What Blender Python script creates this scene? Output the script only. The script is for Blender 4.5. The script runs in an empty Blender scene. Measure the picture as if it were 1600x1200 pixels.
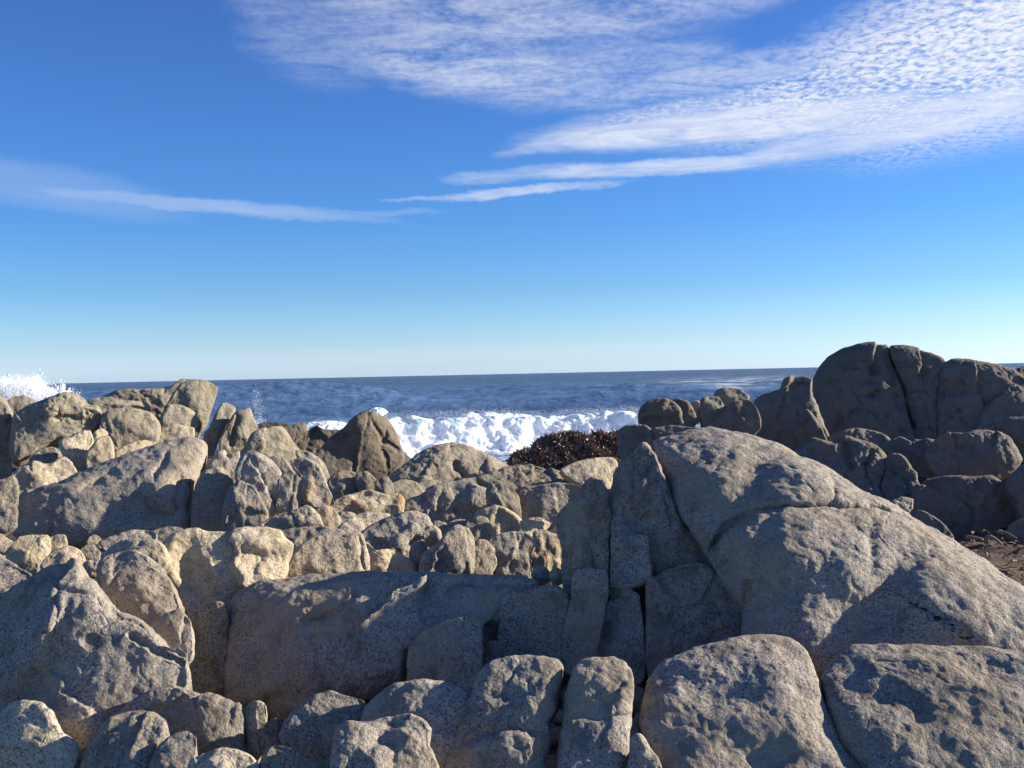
import bpy, math, random
import numpy as np
from mathutils import Vector, Matrix

S = bpy.context.scene
COL = S.collection
R = math.radians

# ------------------------------------------------------------------ camera
ZC = 3.2                       # eye height above the sea
FPX = 1677.0                   # focal length in photo pixels (1600 wide)
cam_d = bpy.data.cameras.new('camera')
cam_d.sensor_width = 36.0
cam_d.lens = 36.0 * FPX / 1600.0
cam_d.clip_start = 0.05
cam_d.clip_end = 60000
cam = bpy.data.objects.new('camera', cam_d)
COL.objects.link(cam)
PITCH, ROLL = -0.55, 1.22
CAMR = Matrix.Rotation(R(90 + PITCH), 3, 'X') @ Matrix.Rotation(R(-ROLL), 3, 'Z')
cam.matrix_world = Matrix.Translation((0, 0, ZC)) @ CAMR.to_4x4()
S.camera = cam
MR = np.array(CAMR)

# ------------------------------------------------------------------ light
SUN_AZ, SUN_EL = 79.0, 20.0     # azimuth clockwise from the view direction (+Y)
sx = math.sin(R(SUN_AZ)) * math.cos(R(SUN_EL))
sy = math.cos(R(SUN_AZ)) * math.cos(R(SUN_EL))
sz = math.sin(R(SUN_EL))
sun_d = bpy.data.lights.new('sun', 'SUN')
sun_d.energy = 5.0
sun_d.angle = R(0.5)
sun_d.color = (1.0, 0.90, 0.74)
sun = bpy.data.objects.new('sun', sun_d)
COL.objects.link(sun)
sun.rotation_euler = Vector((sx, sy, sz)).to_track_quat('Z', 'Y').to_euler()
sun.location = (20, 5, 20)

W = bpy.data.worlds.new('World')
S.world = W
W.use_nodes = True
nt = W.node_tree
nt.nodes.clear()


def N(tree, kind, **kw):
    n = tree.nodes.new(kind)
    for k, v in kw.items():
        setattr(n, k, v)
    return n


def put(tree, sock, v):
    if isinstance(v, bpy.types.NodeSocket):
        tree.links.new(v, sock)
    else:
        sock.default_value = v


def M(tree, op, a, b=None, c=None, clamp=False):
    n = N(tree, 'ShaderNodeMath', operation=op, use_clamp=clamp)
    put(tree, n.inputs[0], a)
    if b is not None:
        put(tree, n.inputs[1], b)
    if c is not None:
        put(tree, n.inputs[2], c)
    return n.outputs[0]


def VM(tree, op, a, b=None):
    n = N(tree, 'ShaderNodeVectorMath', operation=op)
    put(tree, n.inputs[0], a)
    if b is not None:
        put(tree, n.inputs[1], b)
    return n.outputs[0]


def MIX(tree, fac, a, b, blend='MIX'):
    n = N(tree, 'ShaderNodeMix', data_type='RGBA', blend_type=blend)
    put(tree, n.inputs[0], fac)
    put(tree, n.inputs[6], a if isinstance(a, bpy.types.NodeSocket) else tuple(a) + (1,) * (4 - len(a)))
    put(tree, n.inputs[7], b if isinstance(b, bpy.types.NodeSocket) else tuple(b) + (1,) * (4 - len(b)))
    return n.outputs[2]


def NOISE(tree, vec, scale, detail=4, rough=0.55, dist=0.0, out=0):
    n = N(tree, 'ShaderNodeTexNoise')
    put(tree, n.inputs['Vector'], vec)
    put(tree, n.inputs['Scale'], scale)
    n.inputs['Detail'].default_value = detail
    n.inputs['Roughness'].default_value = rough
    n.inputs['Distortion'].default_value = dist
    return n.outputs[out]


def SS(tree, x, lo, hi):
    n = N(tree, 'ShaderNodeMapRange', interpolation_type='SMOOTHSTEP')
    put(tree, n.inputs[0], x)
    n.inputs[1].default_value = lo
    n.inputs[2].default_value = hi
    return n.outputs[0]


sky = N(nt, 'ShaderNodeTexSky', sky_type='NISHITA')
sky.sun_disc = False
sky.sun_elevation = R(SUN_EL)
sky.sun_rotation = R(SUN_AZ)
sky.altitude = 0
sky.air_density = 1.0
sky.dust_density = 0.3
sky.ozone_density = 3.0
tc = N(nt, 'ShaderNodeTexCoord')
sep = N(nt, 'ShaderNodeSeparateXYZ')
nt.links.new(tc.outputs['Generated'], sep.inputs[0])
dx, dy, dz = sep.outputs
az = M(nt, 'ARCTAN2', dx, dy)                 # radians right of +Y
el = M(nt, 'ARCSINE', dz)
comb = N(nt, 'ShaderNodeCombineXYZ')
put(nt, comb.inputs[0], az); put(nt, comb.inputs[1], el)
azel = comb.outputs[0]
# colour of clear air by elevation
elc = M(nt, 'MAXIMUM', el, 0.0)
ramp = N(nt, 'ShaderNodeValToRGB')
put(nt, ramp.inputs[0], M(nt, 'DIVIDE', elc, 0.6, clamp=True))
SKYRAMP = [(0.0, (1.42, 1.93, 3.35)), (0.05, (1.15, 1.55, 2.4)), (0.13, (0.75, 1.22, 1.9)), (0.23, (0.57, 1.08, 1.85)), (0.6, (0.55, 0.90, 1.65)), (1.0, (0.65, 0.9, 1.55))]
e = ramp.color_ramp.elements
while len(e) < len(SKYRAMP):
    e.new(0.5)
for i, (p, c) in enumerate(SKYRAMP):
    e[i].position = p
    e[i].color = tuple(q_ / 4 for q_ in c) + (1,)
clear = MIX(nt, 1.0, sky.outputs[0], VM(nt, 'MULTIPLY', ramp.outputs[0], (3.75, 3.75, 3.75)), 'MULTIPLY')


def px_azel(x, y):
    v = MR @ np.array([(x - 800) / FPX, (600 - y) / FPX, -1.0])
    v /= np.linalg.norm(v)
    return math.atan2(v[0], v[1]), math.asin(v[2])


# warped coordinates give the clouds their frayed edges
wn = N(nt, 'ShaderNodeVectorMath', operation='SUBTRACT')
wcol = NOISE(nt, VM(nt, 'MULTIPLY', azel, (1, 2.6, 1)), 15.0, 8, 0.7, out=1)
put(nt, wn.inputs[0], wcol); wn.inputs[1].default_value = (0.5, 0.5, 0.5)
wsc = VM(nt, 'MULTIPLY', wn.outputs[0], (0.09, 0.016, 0))
wazel = VM(nt, 'ADD', azel, wsc)


def ellipse(cx, cy, hw, hh, deg, soft, amt, power=2.0):
    a0, e0 = px_azel(cx, cy)
    d = VM(nt, 'SUBTRACT', wazel, (a0, e0, 0))
    s = N(nt, 'ShaderNodeSeparateXYZ')
    put(nt, s.inputs[0], d)
    c_, s_ = math.cos(R(deg)), math.sin(R(deg))
    u = M(nt, 'ADD', M(nt, 'MULTIPLY', s.outputs[0], c_ / (hw / FPX)), M(nt, 'MULTIPLY', s.outputs[1], s_ / (hw / FPX)))
    v = M(nt, 'ADD', M(nt, 'MULTIPLY', s.outputs[0], -s_ / (hh / FPX)), M(nt, 'MULTIPLY', s.outputs[1], c_ / (hh / FPX)))
    r2 = M(nt, 'ADD', M(nt, 'MULTIPLY', u, u), M(nt, 'MULTIPLY', v, v))
    n = N(nt, 'ShaderNodeMapRange', interpolation_type='SMOOTHSTEP')
    put(nt, n.inputs[0], r2)
    n.inputs[1].default_value = 1.0 + soft
    n.inputs[2].default_value = max(0.0, 1.0 - soft)
    n.inputs[3].default_value = 0.0
    n.inputs[4].default_value = amt
    return n.outputs[0]


def MAXS(xs):
    o = xs[0]
    for x in xs[1:]:
        o = M(nt, 'MAXIMUM', o, x)
    return o


# fibrous and cellular texture of the clouds, in a flat layer above the sea
zz = M(nt, 'ADD', M(nt, 'MAXIMUM', dz, 0.0), 0.06)
cxy = N(nt, 'ShaderNodeCombineXYZ')
put(nt, cxy.inputs[0], M(nt, 'DIVIDE', dx, zz)); put(nt, cxy.inputs[1], M(nt, 'DIVIDE', dy, zz))
lay = cxy.outputs[0]
fib = NOISE(nt, VM(nt, 'MULTIPLY', lay, (1.3, 2.2, 1)), 3.2, 7, 0.62, 0.8)
cells = NOISE(nt, VM(nt, 'MULTIPLY', lay, (1.0, 0.85, 1)), 38.0, 5, 0.62, 0.35)
big = NOISE(nt, VM(nt, 'MULTIPLY', lay, (0.5, 0.6, 1)), 2.6, 3, 0.5)
streak = NOISE(nt, VM(nt, 'MULTIPLY', azel, (11, 75, 1)), 1.0, 8, 0.68, 0.9)

dense = MAXS([ellipse(1170, 193, 310, 25, 2, 0.75, 0.92), ellipse(1480, 180, 270, 27, 8, 0.8, 0.85), ellipse(1040, 180, 180, 18, 6, 0.95, 0.5),
              ellipse(1050, 260, 235, 11, 1, 0.9, 0.66), ellipse(810, 272, 100, 10, 4, 0.95, 0.34),
              ellipse(820, 299, 130, 7, 4, 0.9, 0.56), ellipse(655, 312, 50, 3, 0, 0.9, 0.28), ellipse(850, 228, 60, 10, 10, 0.95, 0.3)])
denseT = M(nt, 'MULTIPLY', dense, M(nt, 'ADD', 0.38, M(nt, 'MULTIPLY', SS(nt, streak, 0.25, 0.72), 0.68)))
mid = MAXS([ellipse(770, 20, 290, 66, -3, 0.95, 0.52), ellipse(740, 105, 190, 44, -8, 0.85, 0.62), ellipse(960, 15, 330, 40, 6, 0.95, 0.6),
            ellipse(960, 105, 160, 28, 4, 0.9, 0.5), ellipse(500, 45, 110, 70, -12, 0.95, 0.30),
            ellipse(1130, 118, 260, 24, 6, 0.9, 0.55)])
midT = M(nt, 'MULTIPLY', mid, SS(nt, M(nt, 'ADD', M(nt, 'MULTIPLY', fib, 0.75), M(nt, 'MULTIPLY', cells, 0.35)), 0.30, 0.78))
left = MAXS([ellipse(300, 320, 260, 10, -4, 0.9, 0.27), ellipse(50, 288, 190, 30, -8, 0.95, 0.15), ellipse(590, 334, 90, 5, 2, 0.95, 0.14)])
leftT = M(nt, 'MULTIPLY', left, M(nt, 'ADD', 0.45, M(nt, 'MULTIPLY', streak, 0.95)))
cel = MAXS([ellipse(1590, 60, 330, 115, 12, 0.85, 1.0), ellipse(1400, 122, 320, 56, 8, 0.85, 0.9), ellipse(1130, 165, 260, 24, 8, 0.9, 0.6)])
celT = M(nt, 'MULTIPLY', cel, SS(nt, M(nt, 'ADD', M(nt, 'MULTIPLY', cells, 1.0), M(nt, 'MULTIPLY', M(nt, 'SUBTRACT', big, 0.45), 0.5)), 0.28, 0.68))
# a low even film just above the horizon, and scattered cirrus over the rest of the dome
low = ellipse(200, 570, 900, 14, 1, 0.9, 0.10)
rest = M(nt, 'MULTIPLY', SS(nt, el, 0.38, 0.62), M(nt, 'MULTIPLY', SS(nt, big, 0.5, 0.75), SS(nt, fib, 0.4, 0.75)))
cl = MAXS([denseT, midT, leftT, celT, low, M(nt, 'MULTIPLY', rest, 0.6)])
front = M(nt, 'GREATER_THAN', dz, 0.0)
cl = M(nt, 'MULTIPLY', cl, front, clamp=True)
cloudy = MIX(nt, cl, clear, (8.8, 9.1, 9.9))
bg = N(nt, 'ShaderNodeBackground')
nt.links.new(cloudy, bg.inputs[0])
bg.inputs[1].default_value = 0.05
wo = N(nt, 'ShaderNodeOutputWorld')
nt.links.new(bg.outputs[0], wo.inputs[0])

S.view_settings.view_transform = 'Standard'
S.view_settings.look = 'None'
S.view_settings.exposure = 1.0
S.view_settings.gamma = 1.0
S.view_settings.use_curve_mapping = False
S.render.engine = 'CYCLES'
S.cycles.max_bounces = 7
S.cycles.volume_bounces = 6
S.cycles.volume_max_steps = 128
S.cycles.transparent_max_bounces = 6
S.cycles.use_denoising = True

# ------------------------------------------------------------------ numpy noise
_rng = np.random.RandomState(7)
_P = _rng.permutation(4096).astype(np.int64)
_G = _rng.normal(size=(4096, 3)); _G /= np.linalg.norm(_G, axis=1)[:, None]
_G = _G.astype(np.float32)


def _h(i, j, k):
    return _P[(_P[(_P[i & 4095] + j) & 4095] + k) & 4095]


def perlin(p, seed=0.0):
    p = np.asarray(p, dtype=np.float32) + np.float32(seed * 13.37 % 97)
    i = np.floor(p).astype(np.int64)
    f = (p - i).astype(np.float32)
    u = f * f * f * (f * (f * 6 - 15) + 10)
    out = 0
    for a in (0, 1):
        wa = u[:, 0] if a else 1 - u[:, 0]
        for b in (0, 1):
            wb = u[:, 1] if b else 1 - u[:, 1]
            for c in (0, 1):
                wc = u[:, 2] if c else 1 - u[:, 2]
                g = _G[_h(i[:, 0] + a, i[:, 1] + b, i[:, 2] + c)]
                out = out + wa * wb * wc * (g[:, 0] * (f[:, 0] - a) + g[:, 1] * (f[:, 1] - b) + g[:, 2] * (f[:, 2] - c))
    return out * 1.6


def fbm(p, seed, octs=3, gain=0.5):
    o, a, q = 0, 1.0, np.asarray(p, dtype=np.float32)
    for k in range(octs):
        o = o + a * perlin(q, seed + k * 3.1)
        q = q * 2.03
        a *= gain
    return o


# ------------------------------------------------------------------ helpers
def link_mesh(name, v, f, mat, smooth=True, parent=None, loc=None):
    me = bpy.data.meshes.new(name)
    v = np.asarray(v, dtype=np.float32)
    if isinstance(f, np.ndarray):
        n = f.shape[1]
        me.vertices.add(len(v)); me.vertices.foreach_set('co', v.ravel())
        me.loops.add(f.size); me.loops.foreach_set('vertex_index', f.ravel().astype(np.int32))
        me.polygons.add(len(f))
        me.polygons.foreach_set('loop_start', np.arange(0, f.size, n, dtype=np.int32))
        me.polygons.foreach_set('loop_total', np.full(len(f), n, dtype=np.int32))
        me.update(calc_edges=True)
    else:
        me.from_pydata([tuple(map(float, q)) for q in v], [], f)
    if smooth:
        me.polygons.foreach_set('use_smooth', np.ones(len(me.polygons), dtype=bool))
    me.materials.append(mat)
    o = bpy.data.objects.new(name, me)
    COL.objects.link(o)
    if loc is not None:
        o.location = loc
    if parent is not None:
        o.parent = parent
    return o


def tag(o, label=None, cat=None, group=None, kind=None):
    if label: o['label'] = label
    if cat: o['category'] = cat
    if group: o['group'] = group
    if kind: o['kind'] = kind
    return o


def rays(px):
    """directions with Y component 1 for photo pixels (n,2)"""
    c = np.stack([(px[:, 0] - 800) / FPX, (600 - px[:, 1]) / FPX, -np.ones(len(px))], 1)
    w = c @ MR.T
    return w / w[:, 1:2]


# ------------------------------------------------------------------ materials
def new_mat(name):
    m = bpy.data.materials.new(name)
    m.use_nodes = True
    t = m.node_tree
    t.nodes.clear()
    out = N(t, 'ShaderNodeOutputMaterial')
    b = N(t, 'ShaderNodeBsdfPrincipled')
    t.links.new(b.outputs[0], out.inputs[0])
    return m, t, b


def granite(name, light, mid_, dark, stain, wet=0.0, speck=1.0, bump=1.0):
    m, t, b = new_mat(name)
    tcn = N(t, 'ShaderNodeTexCoord')
    oi = N(t, 'ShaderNodeObjectInfo')
    rnd = oi.outputs['Random']
    off = N(t, 'ShaderNodeCombineXYZ')
    put(t, off.inputs[0], M(t, 'MULTIPLY', rnd, 31.0)); put(t, off.inputs[1], M(t, 'MULTIPLY', rnd, 17.0))
    v = VM(t, 'ADD', tcn.outputs['Object'], off.outputs[0])
    # crystals of the rock, in three sizes
    g1 = NOISE(t, v, 120.0, 3, 0.75)
    g2 = NOISE(t, v, 38.0, 4, 0.65)
    vor = N(t, 'ShaderNodeTexVoronoi', feature='F1')
    put(t, vor.inputs['Vector'], v); vor.inputs['Scale'].default_value = 150.0
    vc = N(t, 'ShaderNodeSeparateColor'); put(t, vc.inputs[0], vor.outputs['Color'])
    grain = SS(t, g1, 0.38, 0.62)
    base = MIX(t, grain, mid_, light)
    dk = M(t, 'MULTIPLY', SS(t, vc.outputs[0], 0.74, 0.84), 0.62 * speck)
    base = MIX(t, dk, base, dark)
    dk2 = M(t, 'MULTIPLY', SS(t, g2, 0.52, 0.70), 0.28 * speck)
    base = MIX(t, dk2, base, tuple(0.5 * (a + c) for a, c in zip(dark, mid_)))
    pk = M(t, 'MULTIPLY', SS(t, vc.outputs[1], 0.8, 0.86), 0.5 * speck)
    base = MIX(t, pk, base, (min(1, light[0] * 1.35), light[1] * 1.2, light[2] * 1.15))
    # broad weathering
    big_ = NOISE(t, v, 2.3, 5, 0.6, 0.4)
    base = MIX(t, M(t, 'MULTIPLY', SS(t, big_, 0.42, 0.66), 0.70), base, stain)
    film = NOISE(t, v, 6.5, 6, 0.68, 0.3)
    base = MIX(t, M(t, 'MULTIPLY', SS(t, film, 0.50, 0.64), 0.48), base, tuple(x * 0.42 for x in mid_))
    pale = NOISE(t, VM(t, 'ADD', v, (5.2, 1.3, 9.1)), 9.0, 5, 0.65)
    base = MIX(t, M(t, 'MULTIPLY', SS(t, pale, 0.58, 0.7), 0.3), base, tuple(min(1, x * 1.25) for x in light))
    # per-rock value shift
    hv = N(t, 'ShaderNodeHueSaturation')
    put(t, hv.inputs['Value'], M(t, 'ADD', 0.86, M(t, 'MULTIPLY', rnd, 0.28)))
    put(t, hv.inputs['Color'], base)
    base = hv.outputs[0]
    # orange crust and rust stains where the rock carries them
    at = N(t, 'ShaderNodeAttribute', attribute_type='OBJECT', attribute_name='crust')
    cn = NOISE(t, v, 7.0, 6, 0.7, 0.5)
    cm = SS(t, M(t, 'ADD', cn, M(t, 'MULTIPLY', at.outputs['Fac'], 0.22)), 0.66, 0.76)
    base = MIX(t, M(t, 'MULTIPLY', cm, M(t, 'MINIMUM', M(t, 'MULTIPLY', at.outputs['Fac'], 2.0), 0.85)), base, (0.36, 0.19, 0.085))
    ar = N(t, 'ShaderNodeAttribute', attribute_type='OBJECT', attribute_name='rust')
    rn = NOISE(t, VM(t, 'MULTIPLY', v, (1.0, 1.0, 0.35)), 9.0, 6, 0.7, 0.6)
    rm = M(t, 'MULTIPLY', SS(t, rn, 0.44, 0.62), ar.outputs['Fac'])
    base = MIX(t, rm, base, (0.15, 0.045, 0.022))
    put(t, b.inputs['Base Color'], base)
    b.inputs['Roughness'].default_value = 0.82 - 0.35 * wet
    b.inputs['Specular IOR Level'].default_value = 0.25 + 0.3 * wet
    # relief
    h1 = NOISE(t, v, 22.0, 5, 0.62)
    h2 = NOISE(t, v, 75.0, 4, 0.7)
    pits = NOISE(t, VM(t, 'ADD', v, (3.1, 7.7, 2.2)), 13.0, 3, 0.5)
    pit = SS(t, pits, 0.34, 0.47)
    hh = M(t, 'ADD', M(t, 'ADD', M(t, 'MULTIPLY', h1, 0.016), M(t, 'MULTIPLY', h2, 0.0075)), M(t, 'MULTIPLY', pit, 0.002))
    bp = N(t, 'ShaderNodeBump')
    bp.inputs['Strength'].default_value = 0.85 * bump
    bp.inputs['Distance'].default_value = 1.0
    put(t, bp.inputs['Height'], hh)
    put(t, b.inputs['Normal'], bp.outputs[0])
    return m


MAT = {
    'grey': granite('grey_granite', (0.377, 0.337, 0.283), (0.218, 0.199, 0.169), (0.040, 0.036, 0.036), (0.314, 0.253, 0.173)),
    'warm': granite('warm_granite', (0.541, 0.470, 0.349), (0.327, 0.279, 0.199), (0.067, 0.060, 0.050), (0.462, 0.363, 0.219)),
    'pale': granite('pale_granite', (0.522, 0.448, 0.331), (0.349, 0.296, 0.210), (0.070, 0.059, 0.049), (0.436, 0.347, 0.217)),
    'olive': granite('weathered_granite', (0.356, 0.319, 0.242), (0.210, 0.186, 0.139), (0.047, 0.043, 0.042), (0.272, 0.213, 0.147)),
    'brown': granite('brown_stone', (0.211, 0.175, 0.126), (0.114, 0.095, 0.072), (0.026, 0.024, 0.024), (0.158, 0.115, 0.072), wet=0.2, speck=0.5),
    'dark': granite('dark_wet_stone', (0.088, 0.068, 0.052), (0.044, 0.034, 0.027), (0.016, 0.013, 0.011), (0.056, 0.036, 0.024), wet=0.5, speck=0.5),
    'dome': granite('dome_granite', (0.230, 0.199, 0.165), (0.151, 0.128, 0.111), (0.044, 0.037, 0.035), (0.177, 0.140, 0.103), speck=0.7),
}


# ------------------------------------------------------------------ rocks
def catmull(pts, step=4.0):
    pts = np.array(pts, float)
    n = len(pts)
    out = []
    for i in range(n):
        p0, p1, p2, p3 = pts[i - 1], pts[i], pts[(i + 1) % n], pts[(i + 2) % n]
        k = max(2, int(np.linalg.norm(p2 - p1) / step))
        t = np.linspace(0, 1, k, endpoint=False)[:, None]
        tau = 0.30
        m1, m2 = tau * (p2 - p0), tau * (p3 - p1)
        out.append((2 * t ** 3 - 3 * t ** 2 + 1) * p1 + (t ** 3 - 2 * t ** 2 + t) * m1 + (-2 * t ** 3 + 3 * t ** 2) * p2 + (t ** 3 - t ** 2) * m2)
    return np.concatenate(out)


def star_radius(b, c, k=1440):
    """distance from c to outline b along k angles (outermost crossing)"""
    th = np.linspace(-math.pi, math.pi, k + 1)
    q = b - c
    q2 = np.roll(q, -1, 0)
    d = np.stack([np.cos(th), np.sin(th)], 1)
    e_ = q2 - q
    rad = np.zeros(len(th))
    for s in range(0, len(q), 200):
        qq, ee = q[s:s + 200], e_[s:s + 200]
        den = d[:, 0:1] * ee[None, :, 1] - d[:, 1:2] * ee[None, :, 0]
        den = np.where(np.abs(den) < 1e-9, 1e-9, den)
        tt = (qq[None, :, 0] * ee[None, :, 1] - qq[None, :, 1] * ee[None, :, 0]) / den
        uu = (qq[None, :, 0] * d[:, 1:2] - qq[None, :, 1] * d[:, 0:1]) / den
        ok = (uu >= -1e-6) & (uu <= 1 + 1e-6) & (tt > 0)
        rad = np.maximum(rad, np.where(ok, tt, 0).max(1))
    rad = np.where(rad <= 0, np.median(rad), rad)
    ker = np.array([1, 2, 3, 2, 1.0]); ker /= ker.sum()
    rp = np.concatenate([rad[-4:-1], rad, rad[1:4]])
    return th, np.convolve(rp, ker, 'same')[3:-3]


def seg_dist(p, line):
    """distance of points to a polyline, and the side (+ right of travel, image y down)"""
    line = np.array(line, float)
    best = np.full(len(p), 1e9); side = np.zeros(len(p)); along = np.zeros(len(p))
    tot = 0
    L = np.linalg.norm(np.diff(line, axis=0), axis=1)
    for i in range(len(line) - 1):
        a, b_ = line[i], line[i + 1]
        e_ = b_ - a
        t = np.clip(((p - a) @ e_) / max(1e-9, e_ @ e_), 0, 1)
        q = p - (a + t[:, None] * e_)
        d = np.hypot(q[:, 0], q[:, 1])
        m_ = d < best
        best = np.where(m_, d, best)
        cr = e_[0] * (p[:, 1] - a[1]) - e_[1] * (p[:, 0] - a[0])
        side = np.where(m_, np.sign(cr), side)
        along = np.where(m_, (tot + t * L[i]) / L.sum(), along)
        tot += L[i]
    return best, side, along


_seed = [11]
GROUND_Z = ZC - 1.5


def rock(label, D, rec, yaw, T, p, mat, pts, c=None, name='boulder', F=(), facets=5, lump=1.0, crease=1.0, fine=1.0,
         crust=0.0, rust=0.0, back=0.9, cat='rock', group='boulders of the rocky shore', q=2.0, on=None, grow=None):
    """A boulder: its outline stands at depth D in a plane leaned back by rec and turned by yaw degrees,
    then swells T towards the viewer's side and 'back' away from it."""
    _seed[0] += 1
    sd = _seed[0]
    if D < 4.2 or (mat == 'pale' and D < 5.7):
        crease = min(crease, 0.4)         # the nearest blocks are worn smooth
    if D > 5.15 and np.mean([q_[0] for q_ in pts]) < 980:
        yaw += 15 if D < 9 else 26                         # the joint faces of the sunlit rows look to the right
    rg = np.random.RandomState(sd * 7 + 3)
    b = catmull(pts)
    if c is None:
        x, y = b[:, 0], b[:, 1]
        x2, y2 = np.roll(x, -1), np.roll(y, -1)
        cr = x * y2 - x2 * y
        A = cr.sum() / 2
        c = (((x + x2) * cr).sum() / (6 * A), ((y + y2) * cr).sum() / (6 * A))
    c = np.array(c, float)
    hx = (b[:, 0].max() - b[:, 0].min()) / 2
    hy = (b[:, 1].max() - b[:, 1].min()) / 2
    Rm = math.sqrt(hx * hy)
    if on is not None:                        # lies in one joint plane with its neighbours
        ox, oy, oD, rec, yaw = on
        r0, r1 = rays(np.array([[ox, oy], c], float))
        ta_, tb_ = math.tan(R(rec)), math.tan(R(yaw))
        D = (oD - r0[2] * oD * ta_ - r0[0] * oD * tb_) / (1 - r1[2] * ta_ - r1[0] * tb_)
    if grow is None:
        grow = 3.0 if b[:, 1].min() > 715 else 0.8
    mpp = D / FPX
    n = int(min(340, max(22, 2 * max(hx, hy) / 2.0)))
    n += n % 2
    # square grid to disc
    a = np.linspace(-1, 1, n + 1)
    U, V = np.meshgrid(a, a)
    u = (U * np.sqrt(1 - V * V / 2)).ravel()
    v = (V * np.sqrt(1 - U * U / 2)).ravel()
    rho = np.clip(np.hypot(u, v), 0, 1)
    rho_s = rho ** 0.93                       # a few more vertices near the rim
    ang = np.arctan2(v * hy, u * hx)
    th, rad = star_radius(b, c)
    rad = rad + grow
    Rr = np.interp(ang, th, rad)
    P2 = np.stack([c[0] + np.cos(ang) * Rr * rho_s, c[1] + np.sin(ang) * Rr * rho_s], 1)
    h = (1 - rho_s ** p).clip(0, 1) ** (1 / q)
    X = (P2 - c) / np.array([hx, hy])
    # flat facets cut from the swell (soft minimum)
    h0 = h.copy()
    for k in range(facets):
        phi = k * 2 * math.pi / max(1, facets) + rg.uniform(-0.5, 0.5)
        g = rg.uniform(0.35, 0.85)
        off = rg.uniform(0.72, 0.98)
        pl = off - g * (X[:, 0] * math.cos(phi) + X[:, 1] * math.sin(phi)) * 0.9
        kk = 0.035
        h = -kk * np.logaddexp(-h / kk, -pl / kk)
    h = np.maximum(h, h0 * 0.25 - 0.03)
    fr = np.minimum(1, (1 - rho_s) * 9)
    hp = T * Rm * h                            # in pixels of the photograph at depth D
    # hand-placed features
    P3 = np.stack([P2[:, 0], P2[:, 1], np.zeros(len(P2))], 1)
    wx = perlin(P3 * 0.045, sd) * 3.2 + perlin(P3 * 0.14, sd + 1) * 1.5
    wy = perlin(P3 * 0.045, sd + 2) * 3.2 + perlin(P3 * 0.14, sd + 3) * 1.5
    Pw = P2 + np.stack([wx, wy], 1)
    for ft in F:
        if ft[0] == 'crack':
            _, line, w, dep = ft
            d, s_, al = seg_dist(Pw, line)
            taper = np.clip(np.minimum(al, 1 - al) * 8 + 0.35, 0, 1)
            hp = hp - dep * taper * (np.exp(-(d / w) ** 2) + 0.22 * np.exp(-(d / (3.2 * w)) ** 2))
        elif ft[0] == 'step':                  # raises the side right of travel, fading over L
            _, line, w, dep, L_ = ft
            d, s_, al = seg_dist(Pw, line)
            taper = np.clip(np.minimum(al, 1 - al) * 6, 0, 1)
            hp = hp + dep * taper * (0.5 + 0.5 * np.tanh(s_ * d / w)) * np.exp(-(d / L_) ** 2) * (s_ > -2)
        elif ft[0] == 'bump':
            _, bx_, by_, rx, ry, deg, dep = ft
            cc, ss_ = math.cos(R(deg)), math.sin(R(deg))
            qx, qy = Pw[:, 0] - bx_, Pw[:, 1] - by_
            uu, vv = (qx * cc + qy * ss_) / rx, (-qx * ss_ + qy * cc) / ry
            hp = hp + dep * np.exp(-(uu * uu + vv * vv) ** 1.4)
        elif ft[0] == 'plane':                 # cuts everything above a plane: (x,y) keeps height h0, slopes gx, gy
            _, bx_, by_, hh0, gx, gy, kk = ft
            pl = hh0 + gx * (P2[:, 0] - bx_) + gy * (P2[:, 1] - by_)
            hp = -kk * np.logaddexp(-hp / kk, -pl / kk)
    # to 3D
    rc = rays(c[None, :])[0]
    C3 = np.array([0, 0, ZC]) + rc * D
    ta, tb = math.tan(R(rec)), math.tan(R(yaw))

    def to_plane(P):
        r = rays(P)
        # Y = D + (z - zc)*ta + (x - xc)*tb  with x = r0*Y, z = ZC + r2*Y
        Y = (D + (ZC - C3[2]) * ta - C3[0] * tb) / (1 - r[:, 2] * ta - r[:, 0] * tb)
        return np.array([0, 0, ZC]) + r * Y[:, None]
    base = to_plane(P2)
    dcam = np.array([0, 0, ZC]) - C3
    dcam /= np.linalg.norm(dcam)
    front_v = base + dcam * (hp * mpp)[:, None]
    # back
    idx = np.arange((n + 1) ** 2).reshape(n + 1, n + 1)
    loop = np.concatenate([idx[0, :-1], idx[:-1, -1], idx[-1, :0:-1], idx[:0:-1, 0]])
    nb = len(loop)
    nrm = np.array([tb * 0.6, -1.0, ta])
    nrm /= np.linalg.norm(nrm)
    bdir = -nrm * 0.75 + np.array([0, 0.25, -0.35])
    bdir /= np.linalg.norm(bdir)
    rings = []
    size = Rm * mpp
    K = 7
    cen = base.mean(0)
    for j in range(1, K):
        t = j / K * math.pi / 2
        rr = math.cos(t) ** 0.75
        q3 = cen + (base[loop] - cen) * rr + bdir * back * size * math.sin(t) * 1.0
        rings.append(q3)
    pole = cen + bdir * back * size
    verts = np.concatenate([front_v] + rings + [pole[None, :]])
    A_, B_, C_, D_ = idx[:-1, :-1].ravel(), idx[:-1, 1:].ravel(), idx[1:, 1:].ravel(), idx[1:, :-1].ravel()
    # the disc is seen from the camera with y down: this winding faces the viewer
    f1 = np.stack([A_, D_, C_, B_], 1)
    fl = [f1]
    prev = loop
    start = (n + 1) ** 2
    for j in range(K - 1):
        cur = start + j * nb + np.arange(nb)
        fl.append(np.stack([prev, np.roll(prev, -1), np.roll(cur, -1), cur], 1))
        prev = cur
    pi_ = start + (K - 1) * nb
    # end cap as degenerate-free triangles
    quads = np.concatenate(fl)
    tri = np.stack([prev, np.roll(prev, -1), np.full(nb, pi_)], 1)
    me = bpy.data.meshes.new(name)
    nv = len(verts)
    loops = np.concatenate([quads.ravel(), tri.ravel()]).astype(np.int32)
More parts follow.
